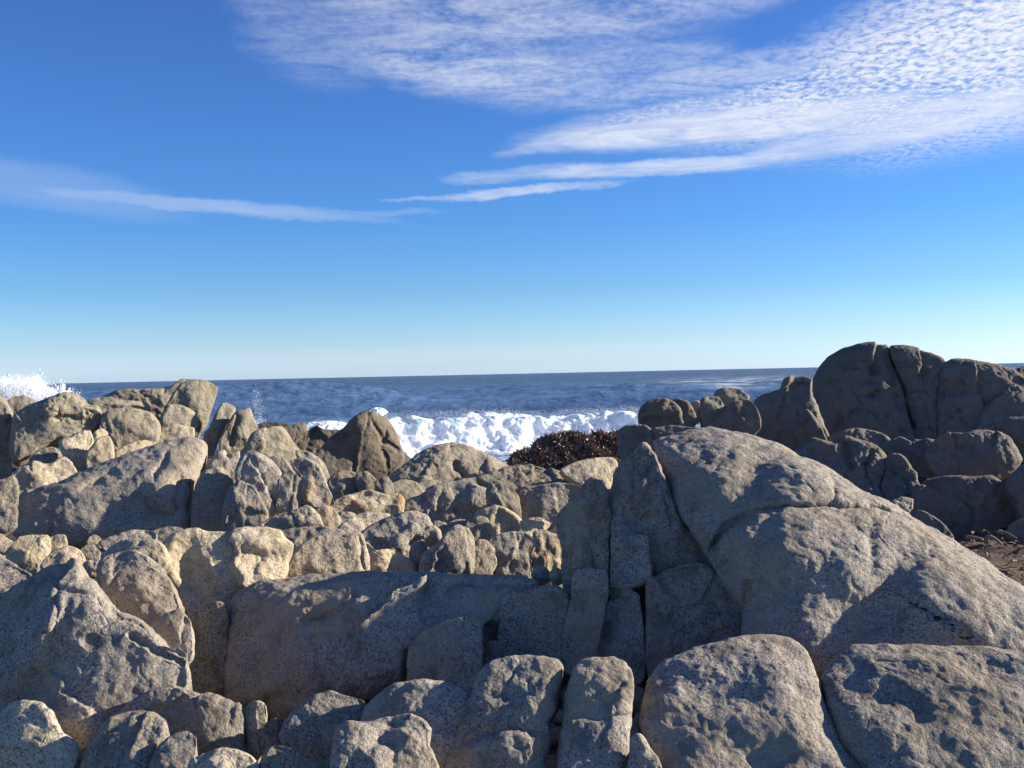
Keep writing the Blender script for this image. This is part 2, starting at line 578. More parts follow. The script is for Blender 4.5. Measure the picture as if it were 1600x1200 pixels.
    ls = np.concatenate([np.arange(len(quads)) * 4, len(quads) * 4 + np.arange(len(tri)) * 3]).astype(np.int32)
    lt = np.concatenate([np.full(len(quads), 4), np.full(len(tri), 3)]).astype(np.int32)
    verts = verts - C3
    me.vertices.add(nv); me.vertices.foreach_set('co', verts.astype(np.float32).ravel())
    me.loops.add(len(loops)); me.loops.foreach_set('vertex_index', loops)
    me.polygons.add(len(ls)); me.polygons.foreach_set('loop_start', ls); me.polygons.foreach_set('loop_total', lt)
    me.update(calc_edges=True)
    nn = np.zeros(nv * 3, dtype=np.float32)
    me.vertex_normals.foreach_get('vector', nn)
    nn = nn.reshape(-1, 3)
    wv = (verts + C3 + sd * 3.7).astype(np.float32)
    s_ = size
    wgt = np.ones(nv)
    edge = np.concatenate([np.minimum(1, (1 - rho_s) * 6 + 0.35), np.full(nv - len(rho_s), 0.35)])
    disp = lump * 0.085 * s_ * fbm(wv / (s_ * 0.85), sd, 2) * edge
    disp += lump * 0.024 * s_ * fbm(wv / (s_ * 0.30), sd + 5, 3, 0.5) * edge
    # fractured blocks: cells with their own slight tilt and step, parted by joints
    K_ = int(np.clip(Rm / 13 * crease, 0, 12)) if crease > 0.2 else 0
    if K_ >= 2:
        ii = rg.choice(len(front_v), K_, replace=False)
        sj = min(s_, 0.42)
        seeds = (front_v[ii] - C3).astype(np.float32)
        an = np.array([1.0, 0.55, 0.62], dtype=np.float32)
        wq = (verts + C3).astype(np.float32)
        wrp = np.stack([fbm(wq / (s_ * 0.4), sd + 60, 3), perlin(wq / (s_ * 0.4), sd + 61), fbm(wq / (s_ * 0.4), sd + 62, 3)], 1) * sj * 0.10
        V_ = ((verts + wrp) * an).astype(np.float32)
        dd = np.stack([np.linalg.norm(V_ - sdp * an, axis=1) for sdp in seeds], 1)
        od = np.argsort(dd, axis=1)[:, :2]
        f1_ = dd[np.arange(nv), od[:, 0]]; f2_ = dd[np.arange(nv), od[:, 1]]
        gap = (f2_ - f1_) / sj
        tilt = rg.normal(0, 0.075, (K_, 3)); stp = rg.uniform(-0.022, 0.022, K_) * sj
        cd = ((verts - seeds[od[:, 0]]) * tilt[od[:, 0]]).sum(1) + stp[od[:, 0]]
        cd2 = ((verts - seeds[od[:, 1]]) * tilt[od[:, 1]]).sum(1) + stp[od[:, 1]]
        bl = np.clip(0.5 + gap / 0.05, 0.5, 1)
        disp += (cd * bl + cd2 * (1 - bl)) * edge
        dpt = np.clip(0.35 + perlin(wq / (s_ * 0.5), sd + 64), 0.08, 1)
        disp -= 0.042 * sj * dpt * (np.exp(-gap / 0.022) + 0.5 * np.exp(-gap / 0.08)) * edge
    K2 = int(np.clip(Rm / 4.5, 0, 34)) if crease > 0.3 and Rm > 26 else 0
    if K2 >= 6:
        ii = rg.choice(len(front_v), K2, replace=False)
        seeds = (front_v[ii] - C3).astype(np.float32)
        an = np.array([1.0, 0.5, 0.8], dtype=np.float32)
        wq = (verts + C3).astype(np.float32)
        s2 = min(s_ * 0.45, 0.16)
        wrp = np.stack([fbm(wq / s2, sd + 70, 2), perlin(wq / s2, sd + 71), fbm(wq / s2, sd + 72, 2)], 1) * s2 * 0.22
        V_ = ((verts + wrp) * an).astype(np.float32)
        dd = np.stack([np.linalg.norm(V_ - sdp * an, axis=1) for sdp in seeds], 1)
        od = np.argpartition(dd, 1, axis=1)[:, :2]
        a1 = dd[np.arange(nv), od[:, 0]]; a2 = dd[np.arange(nv), od[:, 1]]
        gap = np.abs(a2 - a1) / s2
        tilt = rg.normal(0, 0.05, (K2, 3))
        cd = ((verts - seeds[od[:, 0]]) * tilt[od[:, 0]]).sum(1)
        cd2 = ((verts - seeds[od[:, 1]]) * tilt[od[:, 1]]).sum(1)
        bl = np.clip(0.5 + gap / 0.12, 0.5, 1)
        m_ = np.clip(0.3 + 1.4 * perlin(wq / (s_ * 0.8), sd + 75), 0, 1)
        disp += (np.where(a1 <= a2, cd, cd2) * bl + np.where(a1 <= a2, cd2, cd) * (1 - bl)) * edge * m_
        disp -= 0.035 * s2 * m_ * np.exp(-gap / 0.06) * edge
    cr2 = np.abs(perlin(wv / (s_ * 0.36), sd + 30) + 0.3 * perlin(wv / (s_ * 0.1), sd + 31))
    disp -= crease * 0.018 * s_ * np.exp(-(cr2 / 0.05) ** 2) * edge
    # weathered relief at a fixed size: hollows of a hand and pits of a thumb
    px = mpp
    if 0.16 > px * 3:
        disp += fine * 0.006 * fbm(wv / 0.13, sd + 40, 3, 0.6)
    if 0.045 > px * 2.2:
        disp += fine * 0.0035 * perlin(wv / 0.045, sd + 50)
        disp -= fine * 0.0022 * np.abs(perlin(wv / 0.028, sd + 51))
    verts = verts + nn * disp[:, None]
    me.vertices.foreach_set('co', verts.astype(np.float32).ravel())
    me.polygons.foreach_set('use_smooth', np.ones(len(ls), dtype=bool))
    me.materials.append(MAT[mat])
    me.update()
    o = bpy.data.objects.new(name, me)
    o.location = C3
    COL.objects.link(o)
    tag(o, label, cat, group)
    o['crust'] = float(crust)
    o['rust'] = float(rust)
    return o


# =================================================================== the rocks
# ---- the giant cracked boulder and the slabs in its shade
CRACK = [(1108, 872), (1122, 850), (1145, 824), (1168, 810), (1195, 801), (1240, 797), (1303, 798), (1360, 801), (1412, 806)]
rock('giant grey granite boulder sloping down, one long crack across its middle', 4.85, 53, 0, 0.42, 2.3, 'grey',
     [(1026, 705), (1022, 688), (1053, 679), (1078, 672), (1112, 669), (1144, 675), (1187, 684), (1218, 693), (1250, 710), (1297, 732), (1348, 765), (1397, 788), (1417, 800), (1463, 828), (1500, 853), (1560, 893), (1600, 918), (1740, 1010), (1740, 1110), (1600, 1075), (1417, 1065), (1250, 1065), (1185, 1045), (1158, 1000), (1160, 950), (1130, 915), (1097, 856), (1062, 810), (1041, 760), (1030, 730)],
     c=(1330, 880), facets=0, lump=0.55, crease=0.2, fine=1.1, back=0.55,
     F=[('crack', CRACK, 4.5, 19), ('step', [(1117, 866), (1150, 826), (1195, 806), (1240, 802), (1303, 803), (1360, 806), (1405, 812)], 7, 14, 90),
        ('crack', [(1298, 742), (1303, 765), (1300, 795)], 5, 6), ('crack', [(1175, 905), (1172, 935), (1163, 952)], 4, 7),
        ('crack', [(1028, 705), (1040, 745), (1056, 800), (1085, 850)], 4, 5),
        ('crack', [(1357, 815), (1362, 850), (1356, 905)], 8, 7),
        ('bump', 1265, 770, 60, 70, 20, 16), ('bump', 1180, 760, 30, 80, 20, -12), ('bump', 1400, 900, 30, 70, 30, -18), ('bump', 1250, 860, 45, 40, 0, 14),
        ('bump', 1330, 880, 35, 30, 0, 12), ('bump', 1480, 930, 70, 55, 20, 16), ('bump', 1365, 955, 60, 26, 10, -14), ('bump', 1170, 870, 20, 90, 15, 14)])
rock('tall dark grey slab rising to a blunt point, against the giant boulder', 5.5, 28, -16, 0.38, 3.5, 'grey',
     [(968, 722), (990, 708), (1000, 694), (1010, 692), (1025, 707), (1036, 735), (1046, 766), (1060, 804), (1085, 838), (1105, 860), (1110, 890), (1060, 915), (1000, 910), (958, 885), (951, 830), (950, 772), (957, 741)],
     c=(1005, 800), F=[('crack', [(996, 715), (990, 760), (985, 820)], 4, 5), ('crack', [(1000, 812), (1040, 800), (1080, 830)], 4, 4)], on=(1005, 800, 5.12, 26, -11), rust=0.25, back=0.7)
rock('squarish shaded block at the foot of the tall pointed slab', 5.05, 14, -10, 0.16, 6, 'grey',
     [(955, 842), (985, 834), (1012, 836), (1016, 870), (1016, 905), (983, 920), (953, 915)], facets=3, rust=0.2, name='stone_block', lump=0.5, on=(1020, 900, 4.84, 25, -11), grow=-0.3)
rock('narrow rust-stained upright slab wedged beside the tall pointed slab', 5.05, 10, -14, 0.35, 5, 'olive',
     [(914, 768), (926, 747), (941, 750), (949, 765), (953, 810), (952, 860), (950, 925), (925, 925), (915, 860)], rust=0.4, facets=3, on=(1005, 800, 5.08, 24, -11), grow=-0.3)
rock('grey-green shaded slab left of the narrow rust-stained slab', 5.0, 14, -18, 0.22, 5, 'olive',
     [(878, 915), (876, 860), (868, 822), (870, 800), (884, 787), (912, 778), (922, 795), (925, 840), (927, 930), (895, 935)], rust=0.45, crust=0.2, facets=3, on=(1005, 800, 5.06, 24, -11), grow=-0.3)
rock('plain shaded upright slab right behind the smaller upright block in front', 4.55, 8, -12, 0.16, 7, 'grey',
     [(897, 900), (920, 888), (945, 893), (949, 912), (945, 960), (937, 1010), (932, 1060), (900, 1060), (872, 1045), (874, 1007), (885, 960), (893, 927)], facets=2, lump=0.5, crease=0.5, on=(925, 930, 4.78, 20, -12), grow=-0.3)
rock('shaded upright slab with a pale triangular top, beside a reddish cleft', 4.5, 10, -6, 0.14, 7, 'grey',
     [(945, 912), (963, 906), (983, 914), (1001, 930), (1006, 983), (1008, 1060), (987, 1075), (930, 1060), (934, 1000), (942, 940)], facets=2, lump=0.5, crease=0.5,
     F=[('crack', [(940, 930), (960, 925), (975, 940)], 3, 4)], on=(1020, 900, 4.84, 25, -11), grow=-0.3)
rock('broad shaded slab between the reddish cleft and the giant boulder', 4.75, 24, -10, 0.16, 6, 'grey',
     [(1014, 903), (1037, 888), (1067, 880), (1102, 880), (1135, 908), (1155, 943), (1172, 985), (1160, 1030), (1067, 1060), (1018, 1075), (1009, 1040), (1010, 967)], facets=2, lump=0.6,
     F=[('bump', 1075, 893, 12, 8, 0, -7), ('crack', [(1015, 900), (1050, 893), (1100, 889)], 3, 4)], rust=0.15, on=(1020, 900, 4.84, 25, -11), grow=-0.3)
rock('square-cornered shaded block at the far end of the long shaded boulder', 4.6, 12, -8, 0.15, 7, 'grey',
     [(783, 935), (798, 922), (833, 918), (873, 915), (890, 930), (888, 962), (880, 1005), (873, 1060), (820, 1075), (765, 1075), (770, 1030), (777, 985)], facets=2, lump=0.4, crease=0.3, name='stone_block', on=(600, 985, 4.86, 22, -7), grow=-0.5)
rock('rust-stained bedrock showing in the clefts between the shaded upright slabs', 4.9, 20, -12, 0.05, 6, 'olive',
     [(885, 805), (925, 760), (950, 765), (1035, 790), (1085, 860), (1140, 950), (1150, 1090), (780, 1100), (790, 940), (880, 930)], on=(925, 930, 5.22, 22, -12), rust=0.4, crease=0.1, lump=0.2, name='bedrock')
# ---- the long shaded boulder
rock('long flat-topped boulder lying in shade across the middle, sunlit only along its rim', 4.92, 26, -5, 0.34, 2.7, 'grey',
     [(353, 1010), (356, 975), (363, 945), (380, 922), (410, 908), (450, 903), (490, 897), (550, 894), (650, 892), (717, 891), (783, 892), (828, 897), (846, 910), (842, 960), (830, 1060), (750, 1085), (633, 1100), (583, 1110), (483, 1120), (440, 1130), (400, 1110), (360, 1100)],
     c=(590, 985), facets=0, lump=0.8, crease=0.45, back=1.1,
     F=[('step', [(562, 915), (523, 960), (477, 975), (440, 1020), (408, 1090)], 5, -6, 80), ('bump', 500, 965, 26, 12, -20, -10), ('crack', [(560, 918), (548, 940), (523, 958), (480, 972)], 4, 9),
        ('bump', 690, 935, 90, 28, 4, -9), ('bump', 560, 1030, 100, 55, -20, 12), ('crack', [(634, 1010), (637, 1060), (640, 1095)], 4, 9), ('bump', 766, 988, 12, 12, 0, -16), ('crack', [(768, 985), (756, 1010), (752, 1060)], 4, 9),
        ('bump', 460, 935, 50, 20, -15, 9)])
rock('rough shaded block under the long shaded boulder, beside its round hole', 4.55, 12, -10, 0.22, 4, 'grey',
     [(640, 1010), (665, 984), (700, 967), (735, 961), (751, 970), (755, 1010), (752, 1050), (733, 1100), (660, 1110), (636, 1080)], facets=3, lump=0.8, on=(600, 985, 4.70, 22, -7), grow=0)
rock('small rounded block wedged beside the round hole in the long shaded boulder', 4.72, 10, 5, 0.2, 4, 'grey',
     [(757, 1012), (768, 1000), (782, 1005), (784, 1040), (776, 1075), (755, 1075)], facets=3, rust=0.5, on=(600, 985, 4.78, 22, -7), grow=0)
# ---- big boulders at the left edge
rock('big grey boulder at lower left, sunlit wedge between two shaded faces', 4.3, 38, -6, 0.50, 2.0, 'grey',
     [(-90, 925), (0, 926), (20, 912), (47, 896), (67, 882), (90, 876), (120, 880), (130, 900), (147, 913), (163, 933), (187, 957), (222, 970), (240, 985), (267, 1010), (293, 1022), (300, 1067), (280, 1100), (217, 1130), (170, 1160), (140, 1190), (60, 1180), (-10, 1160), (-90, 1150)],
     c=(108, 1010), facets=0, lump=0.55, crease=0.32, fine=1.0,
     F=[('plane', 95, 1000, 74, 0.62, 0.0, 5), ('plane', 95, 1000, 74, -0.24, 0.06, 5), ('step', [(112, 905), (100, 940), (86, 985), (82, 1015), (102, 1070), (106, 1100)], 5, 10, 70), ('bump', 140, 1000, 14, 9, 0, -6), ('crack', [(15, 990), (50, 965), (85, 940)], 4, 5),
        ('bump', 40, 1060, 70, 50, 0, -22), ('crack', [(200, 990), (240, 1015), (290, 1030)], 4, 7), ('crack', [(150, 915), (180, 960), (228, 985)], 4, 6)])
rock('rounded hump with a banded face, behind the big lower left boulder', 4.75, 32, 4, 0.55, 2.2, 'grey',
     [(157, 880), (172, 868), (200, 860), (227, 868), (253, 890), (273, 920), (284, 948), (270, 972), (240, 985), (207, 972), (178, 950), (162, 928), (154, 900)],
     facets=3, F=[('step', [(175, 925), (200, 912), (235, 915)], 4, 6, 25)], lump=0.8)
rock('small shaded knob below the banded hump', 4.45, 25, 0, 0.5, 2.5, 'grey',
     [(233, 985), (253, 963), (282, 955), (297, 973), (301, 1020), (288, 1040), (262, 1018)], lump=0.7)
rock('smooth knob leaning against the back of the banded hump', 5.1, 35, 5, 0.5, 2.5, 'warm',
     [(160, 868), (180, 851), (213, 845), (247, 851), (261, 868), (262, 886), (248, 895), (225, 885), (195, 875), (165, 885)])
rock('flat grey stone lying behind the smooth knob', 5.6, 50, 0, 0.35, 3, 'grey',
     [(157, 848), (180, 838), (213, 830), (237, 829), (243, 842), (225, 855), (175, 862)])
rock('thin dark slab stone next to the flat grey stone, before the big yellowish block', 5.7, 45, 0, 0.4, 3, 'grey',
     [(238, 832), (252, 826), (270, 824), (287, 829), (289, 840), (268, 850), (244, 848)])
rock('big yellowish-grey block with a sunlit front and a dark left side', 5.2, 22, 6, 0.38, 3.4, 'pale',
     [(257, 852), (273, 838), (300, 830), (350, 829), (410, 825), (437, 829), (446, 841), (457, 851), (450, 872), (443, 905), (420, 930), (377, 945), (362, 965), (350, 990), (325, 1000), (303, 985), (290, 943), (273, 913), (259, 885)],
     c=(350, 890), facets=4, lump=0.8, fine=1.2, rust=0.0, crust=0.2,
     F=[('bump', 300, 900, 26, 60, -10, -14), ('bump', 405, 850, 50, 12, 6, 8), ('step', [(375, 848), (400, 858), (420, 870)], 4, -7, 40)])
rock('reddish stone sunk in the dark cleft below the yellowish block', 4.9, 8, 0, 0.4, 3, 'olive',
     [(300, 975), (330, 945), (350, 945), (356, 975), (352, 1020), (352, 1110), (320, 1110), (300, 1090), (298, 1020)], rust=0.4)
rock('bright rounded granite block, smooth front, right of the big yellowish block', 5.6, 18, 4, 0.42, 3.2, 'pale',
     [(439, 915), (446, 885), (463, 862), (480, 846), (505, 838), (538, 840), (555, 832), (562, 834), (569, 850), (575, 895), (520, 925), (480, 925)], facets=3, fine=1.1, lump=0.6,
     F=[('crack', [(560, 840), (566, 865), (568, 895)], 3, 5)])
rock('low grey ledge stone behind the bright rounded block', 6.1, 45, 0, 0.35, 3, 'grey',
     [(438, 832), (450, 827), (483, 826), (523, 827), (535, 834), (520, 850), (470, 866), (455, 862), (446, 848)])
rock('yellow crumbling rock filling the gap right of the bright rounded block', 5.9, 20, 6, 0.35, 3, 'warm',
     [(570, 850), (580, 851), (588, 862), (603, 861), (618, 864), (637, 876), (652, 895), (645, 915), (575, 915)], crust=0.5, crease=1.5)
rock('grey boulder with a scalloped hollow, standing in the sunlit middle row', 6.2, 28, 6, 0.5, 2.6, 'grey',
     [(560, 838), (575, 822), (600, 810), (625, 803), (643, 801), (662, 806), (673, 820), (684, 830), (688, 850), (678, 862), (662, 872), (645, 868), (628, 880), (608, 872), (588, 866), (565, 852)], c=(632, 835),
     F=[('bump', 652, 858, 12, 14, 0, -10), ('bump', 600, 852, 20, 8, 10, -8)])
rock('small finger stone under the scalloped grey boulder', 6.0, 20, 8, 0.5, 2.5, 'grey',
     [(646, 852), (658, 846), (666, 856), (664, 880), (657, 897), (647, 895), (641, 870)])
rock('narrow tilted stone between the finger stone and the bullet-shaped rock', 5.95, 20, 8, 0.5, 2.5, 'warm',
     [(664, 866), (682, 852), (690, 857), (684, 880), (670, 900), (655, 900)])
rock('bullet-shaped grey rock with a sunlit right flank in the middle row', 6.0, 22, 12, 0.55, 2.2, 'grey',
     [(680, 862), (696, 838), (713, 826), (730, 827), (739, 840), (740, 873), (735, 905), (668, 905), (676, 885)], c=(716, 860), facets=3,
     F=[('bump', 690, 880, 14, 24, 20, -9)])
rock('pebble-sized round stone on the ridge above the bullet-shaped rock', 6.9, 35, 5, 0.5, 2.5, 'warm',
     [(677, 820), (686, 816), (696, 820), (697, 830), (684, 835)], name='stone')
rock('flat small stone behind the bullet-shaped rock', 6.9, 40, 5, 0.4, 2.5, 'grey', [(700, 821), (712, 814), (726, 813), (731, 822), (713, 831)], name='stone')
rock('round brown-grey stone nestled above the dark cavity stones', 6.5, 25, 10, 0.55, 2.5, 'olive',
     [(730, 820), (738, 812), (751, 809), (762, 815), (767, 832), (760, 848), (742, 850), (731, 838)])
rock('dark rounded stone below the round brown-grey stone', 6.2, 22, 8, 0.5, 2.5, 'olive',
     [(738, 860), (748, 846), (760, 848), (771, 860), (775, 880), (760, 900), (738, 900)], rust=0.3)
rock('yellowish hogback rock with a bright curved right rim', 6.9, 25, -8, 0.5, 2.5, 'warm',
     [(742, 806), (758, 796), (781, 793), (803, 804), (817, 820), (817, 832), (800, 838), (776, 845), (762, 825)],
     F=[('step', [(780, 796), (800, 812), (812, 832)], 3, -8, 20)])
rock('dark grey knotty block right of the cavity, shaded left side', 6.3, 20, 0, 0.5, 2.8, 'grey',
     [(765, 845), (794, 834), (822, 833), (837, 847), (833, 875), (822, 905), (780, 905), (774, 870)], crease=1.4)
rock('little wedge stone lying flat against the shaded grey-green slab', 6.6, 30, 6, 0.4, 2.5, 'warm',
     [(815, 815), (837, 811), (859, 818), (852, 826), (838, 829), (820, 828)], name='stone')
rock('lumpy orange-crusted rock beside the shaded grey-green slab', 5.9, 16, 10, 0.45, 2.8, 'warm',
     [(836, 836), (850, 832), (862, 835), (878, 842), (882, 872), (878, 900), (862, 905), (834, 902), (830, 872), (836, 852)], crust=0.55, crease=1.5, lump=1.4)
rock('small orange-crusted knob perched between the knotty block and the lumpy rock', 6.4, 20, 5, 0.5, 2.6, 'warm', [(820, 838), (832, 830), (846, 834), (848, 848), (836, 858), (824, 852)], crust=0.55)
rock('tiny round pebble at the right end of the sunlit rim', 5.15, 15, 5, 0.5, 2.6, 'warm', [(833, 897), (840, 888), (852, 889), (859, 897), (855, 908), (838, 910)], name='pebble', group='pebbles between the boulders')
rock('tiny oval pebble tucked against the grey-green slab', 5.1, 15, 5, 0.5, 2.6, 'warm', [(861, 897), (868, 890), (876, 893), (878, 908), (866, 912)], name='pebble', group='pebbles between the boulders')
# ---- second sunlit row
rock('dark grey low stone with a sunlit cone-shaped end', 6.9, 30, 0, 0.45, 2.4, 'warm',
     [(407, 820), (431, 804), (462, 800), (478, 791), (494, 803), (504, 826), (478, 832), (444, 834)], c=(470, 815))
rock('warm lumpy stone right of the cone-shaped one', 7.0, 25, 8, 0.5, 2.5, 'warm', [(495, 800), (507, 792), (518, 795), (530, 813), (526, 828), (509, 832), (500, 820)])
rock('small flat warm stone behind the long low yellow ridge', 7.4, 40, 0, 0.4, 2.5, 'warm', [(523, 806), (535, 802), (553, 804), (552, 816), (532, 822)], name='stone')
rock('long low yellow ridge rock running behind the scalloped boulder', 6.8, 40, 6, 0.4, 2.4, 'warm',
     [(529, 828), (550, 810), (578, 803), (608, 804), (592, 818), (565, 832), (541, 840)], crust=0.3)
rock('huge slanting boulder, dark smooth left slope and lit right end', 7.7, 30, 0, 0.42, 2.3, 'grey',
     [(22, 835), (26, 800), (31, 778), (62, 761), (94, 752), (141, 731), (175, 718), (200, 709), (237, 697), (266, 687), (297, 682), (316, 688), (324, 701), (322, 722), (312, 747), (304, 762), (304, 791), (298, 826), (266, 838), (219, 845), (156, 852), (94, 852), (47, 846)],
     c=(225, 765), facets=0, lump=0.45, crease=0.2, back=0.7,
     F=[('crack', [(262, 706), (255, 725), (240, 748)], 4, 6), ('bump', 255, 770, 26, 20, 10, 11), ('crack', [(282, 748), (270, 785), (276, 800)], 4, 8), ('crack', [(295, 750), (292, 800)], 3, 7), ('crack', [(222, 775), (240, 798), (275, 805)], 4, 6),
        ('bump', 200, 800, 60, 16, 0, -7), ('crack', [(130, 765), (160, 745), (185, 735)], 4, 4)])
rock('small lit stone at the far left edge beside the slanting boulder', 7.2, 18, 8, 0.5, 2.5, 'olive', [(-40, 752), (0, 751), (19, 742), (26, 760), (26, 785), (8, 796), (-40, 798)])
rock('shaded low stone under the small lit one at the left edge', 6.8, 20, 0, 0.4, 2.5, 'grey', [(-40, 795), (0, 790), (22, 790), (24, 822), (0, 838), (-40, 838)])
rock('upright lit rib of stone right beside the slanting boulder', 7.6, 18, 6, 0.45, 2.6, 'grey', [(299, 835), (302, 790), (310, 760), (322, 740), (345, 733), (363, 755), (357, 785), (354, 838), (325, 838)], facets=4)
rock('split grey cap stone on top of the upright lit rib', 7.9, 20, 6, 0.5, 2.5, 'grey', [(323, 738), (341, 706), (352, 703), (356, 709), (374, 706), (374, 738), (362, 756), (345, 738)], F=[('crack', [(355, 705), (358, 720)], 3, 6)])
rock('rounded grey boulder tapering to a point at its lower right', 7.6, 22, 8, 0.5, 2.3, 'grey', [(372, 722), (380, 711), (403, 707), (425, 718), (442, 744), (438, 772), (428, 806), (414, 794), (396, 768), (370, 752), (367, 735)], c=(408, 745))
rock('pyramid-shaped grey rock below the tapering boulder', 7.3, 22, -2, 0.4, 1.8, 'grey', [(348, 838), (353, 785), (361, 762), (375, 751), (396, 763), (413, 794), (420, 814), (408, 836)], c=(380, 790))
rock('small round stone on the shoulder of the tapering boulder', 8.0, 22, 6, 0.5, 2.5, 'grey', [(417, 714), (441, 715), (457, 735), (452, 746), (440, 744)])
rock('square-sided stone between the tapering boulder and the orange-spotted one', 7.6, 18, 8, 0.45, 2.8, 'grey', [(438, 748), (455, 737), (470, 748), (469, 780), (457, 798), (428, 810), (436, 775)])
rock('grey boulder with one bright orange crust spot on its foot', 7.7, 20, 6, 0.5, 2.5, 'grey',
     [(452, 720), (475, 714), (497, 724), (509, 747), (514, 762), (524, 788), (504, 798), (484, 790), (467, 776), (468, 748), (458, 736)], crust=0.75)
rock('rough reddish-grey stone at the foot of the brown pyramid rock', 8.8, 22, 5, 0.5, 2.4, 'olive', [(516, 750), (534, 737), (553, 740), (563, 760), (556, 780), (525, 784), (514, 768)], rust=0.2)
rock('knobby stone right beside the rough reddish-grey one', 8.8, 22, 6, 0.5, 2.4, 'olive', [(557, 742), (575, 739), (588, 754), (588, 772), (572, 776), (560, 760)])
rock('small knobby stone under the right foot of the brown pyramid rock', 8.7, 22, 6, 0.5, 2.4, 'olive', [(590, 752), (606, 748), (613, 763), (610, 780), (594, 782), (588, 768)])
rock('long lumpy stone ending in an orange-crusted knob', 7.9, 25, 8, 0.45, 2.5, 'warm',
     [(520, 786), (541, 775), (575, 768), (600, 774), (619, 772), (629, 780), (627, 800), (612, 808), (580, 806), (545, 808), (520, 800)], crust=0.6, lump=1.4)
rock('low oval stone in front of the smooth dome by the surf', 9.6, 30, 6, 0.4, 2.5, 'olive', [(612, 758), (631, 751), (650, 755), (661, 770), (650, 782), (619, 784), (610, 770)])
rock('thin low stone below the smooth dome by the surf', 10.2, 40, 5, 0.4, 2.5, 'olive', [(650, 758), (681, 752), (694, 761), (680, 770), (655, 770)])
rock('broad rounded grey boulder in the middle, left of a small upright one', 8.2, 22, 0, 0.42, 2.8, 'grey',
     [(628, 790), (645, 780), (669, 768), (697, 757), (725, 753), (746, 760), (763, 769), (768, 791), (755, 808), (725, 826), (690, 828), (645, 822), (628, 808)], c=(705, 785), F=[('bump', 740, 775, 22, 16, 10, 7), ('crack', [(690, 762), (685, 790), (688, 820)], 3, 4)])
rock('small upright rounded block between two broad grey boulders', 8.0, 12, 0, 0.35, 4, 'grey', [(765, 764), (778, 758), (797, 758), (806, 766), (810, 785), (811, 812), (766, 812), (764, 785)])
rock('broad layered boulder with a squared shaded front, near the middle', 8.2, 14, -6, 0.35, 3.6, 'grey',
     [(808, 770), (825, 762), (860, 757), (890, 757), (908, 764), (914, 776), (908, 792), (880, 806), (860, 822), (815, 818), (808, 795)])
rock('flat layered slab lying on top of the squared boulder', 8.9, 52, 4, 0.35, 2.8, 'olive',
     [(748, 748), (769, 739), (797, 731), (828, 729), (859, 734), (890, 742), (908, 754), (914, 768), (888, 765), (844, 764), (806, 765), (765, 758)], crease=1.6, F=[('step', [(770, 750), (820, 745), (880, 752)], 3, 5, 20)])
rock('yellow-faced rounded boulder next to the tall pointed slab', 8.8, 26, 12, 0.5, 2.4, 'warm',
     [(878, 735), (906, 722), (937, 717), (957, 718), (964, 732), (958, 750), (945, 768), (922, 772), (905, 758), (890, 745)], crust=0.15)
rock('shaded stone below the yellow-faced boulder', 6.6, 15, -10, 0.35, 3, 'grey', [(912, 758), (925, 747), (942, 752), (948, 775), (940, 800), (912, 800), (905, 780)], rust=0.3)
rock('low crumbly ledge between the surf dome and the flat layered slab', 9.3, 45, 4, 0.4, 2.4, 'olive', [(696, 762), (712, 752), (728, 748), (765, 749), (778, 756), (768, 768), (740, 768), (712, 770)], crease=1.5)
# ---- the group at the far left
rock('dark cleft rock cut by the left edge with a sunlit top', 10.5, 12, -10, 0.4, 3, 'olive', [(-50, 618), (0, 621), (9, 628), (15, 642), (17, 670), (14, 700), (12, 760), (-50, 770)], F=[('plane', 0, 660, 4, 0.0, -0.25, 3)])
rock('small rounded rock in front of the sea spray', 12.5, 20, 6, 0.5, 2.4, 'olive', [(8, 632), (20, 620), (38, 619), (54, 625), (54, 645), (34, 660), (14, 655)])
rock('large split-faced boulder near the spray, left face dark and right face lit', 10.6, 12, 2, 0.5, 2.0, 'olive',
     [(17, 668), (20, 652), (31, 640), (52, 630), (75, 622), (88, 618), (93, 614), (104, 612), (118, 616), (133, 623), (140, 630), (153, 632), (160, 642), (161, 655), (157, 668), (143, 676), (118, 684), (90, 690), (62, 704), (42, 716), (22, 726), (16, 712), (16, 690)],
     c=(100, 648), facets=4, F=[('crack', [(90, 640), (91, 656)], 3, 7), ('bump', 40, 680, 35, 28, -30, -8), ('crack', [(134, 640), (138, 660), (128, 675)], 2.5, 3)])
rock('small mottled stone under the split-faced boulder', 10.2, 20, 5, 0.45, 2.5, 'olive', [(46, 718), (56, 706), (73, 699), (86, 700), (98, 714), (92, 730), (66, 734), (50, 730)])
rock('low pale crumbly rock above the slanting boulder at its left end', 9.7, 22, 5, 0.45, 2.3, 'warm', [(20, 744), (34, 730), (52, 722), (72, 728), (95, 716), (108, 722), (120, 742), (118, 756), (85, 768), (45, 776), (22, 772)], crease=1.5)
rock('yellow knobby rock in the notch below the split-faced boulder', 10.1, 15, 8, 0.5, 2.4, 'warm', [(92, 690), (108, 684), (124, 675), (141, 673), (146, 688), (139, 704), (134, 722), (137, 738), (122, 748), (110, 728), (99, 714)], crease=1.6)
rock('rounded yellow rock right of the yellow knobby one', 10.0, 18, 6, 0.5, 2.4, 'warm', [(134, 712), (142, 698), (158, 682), (171, 682), (177, 697), (179, 716), (172, 728), (156, 740), (138, 738)])
rock('thin yellow rib above the rounded yellow rock', 10.4, 15, 6, 0.5, 2.5, 'warm', [(139, 692), (148, 675), (158, 669), (168, 675), (166, 684), (150, 697), (140, 712)])
rock('blocky olive boulder with a domed lit front, under a flat slab', 10.8, 12, 6, 0.5, 2.8, 'olive',
     [(157, 662), (160, 648), (168, 640), (192, 639), (217, 641), (235, 647), (244, 656), (249, 668), (246, 688), (236, 697), (217, 695), (200, 700), (183, 705), (174, 693), (166, 679)])
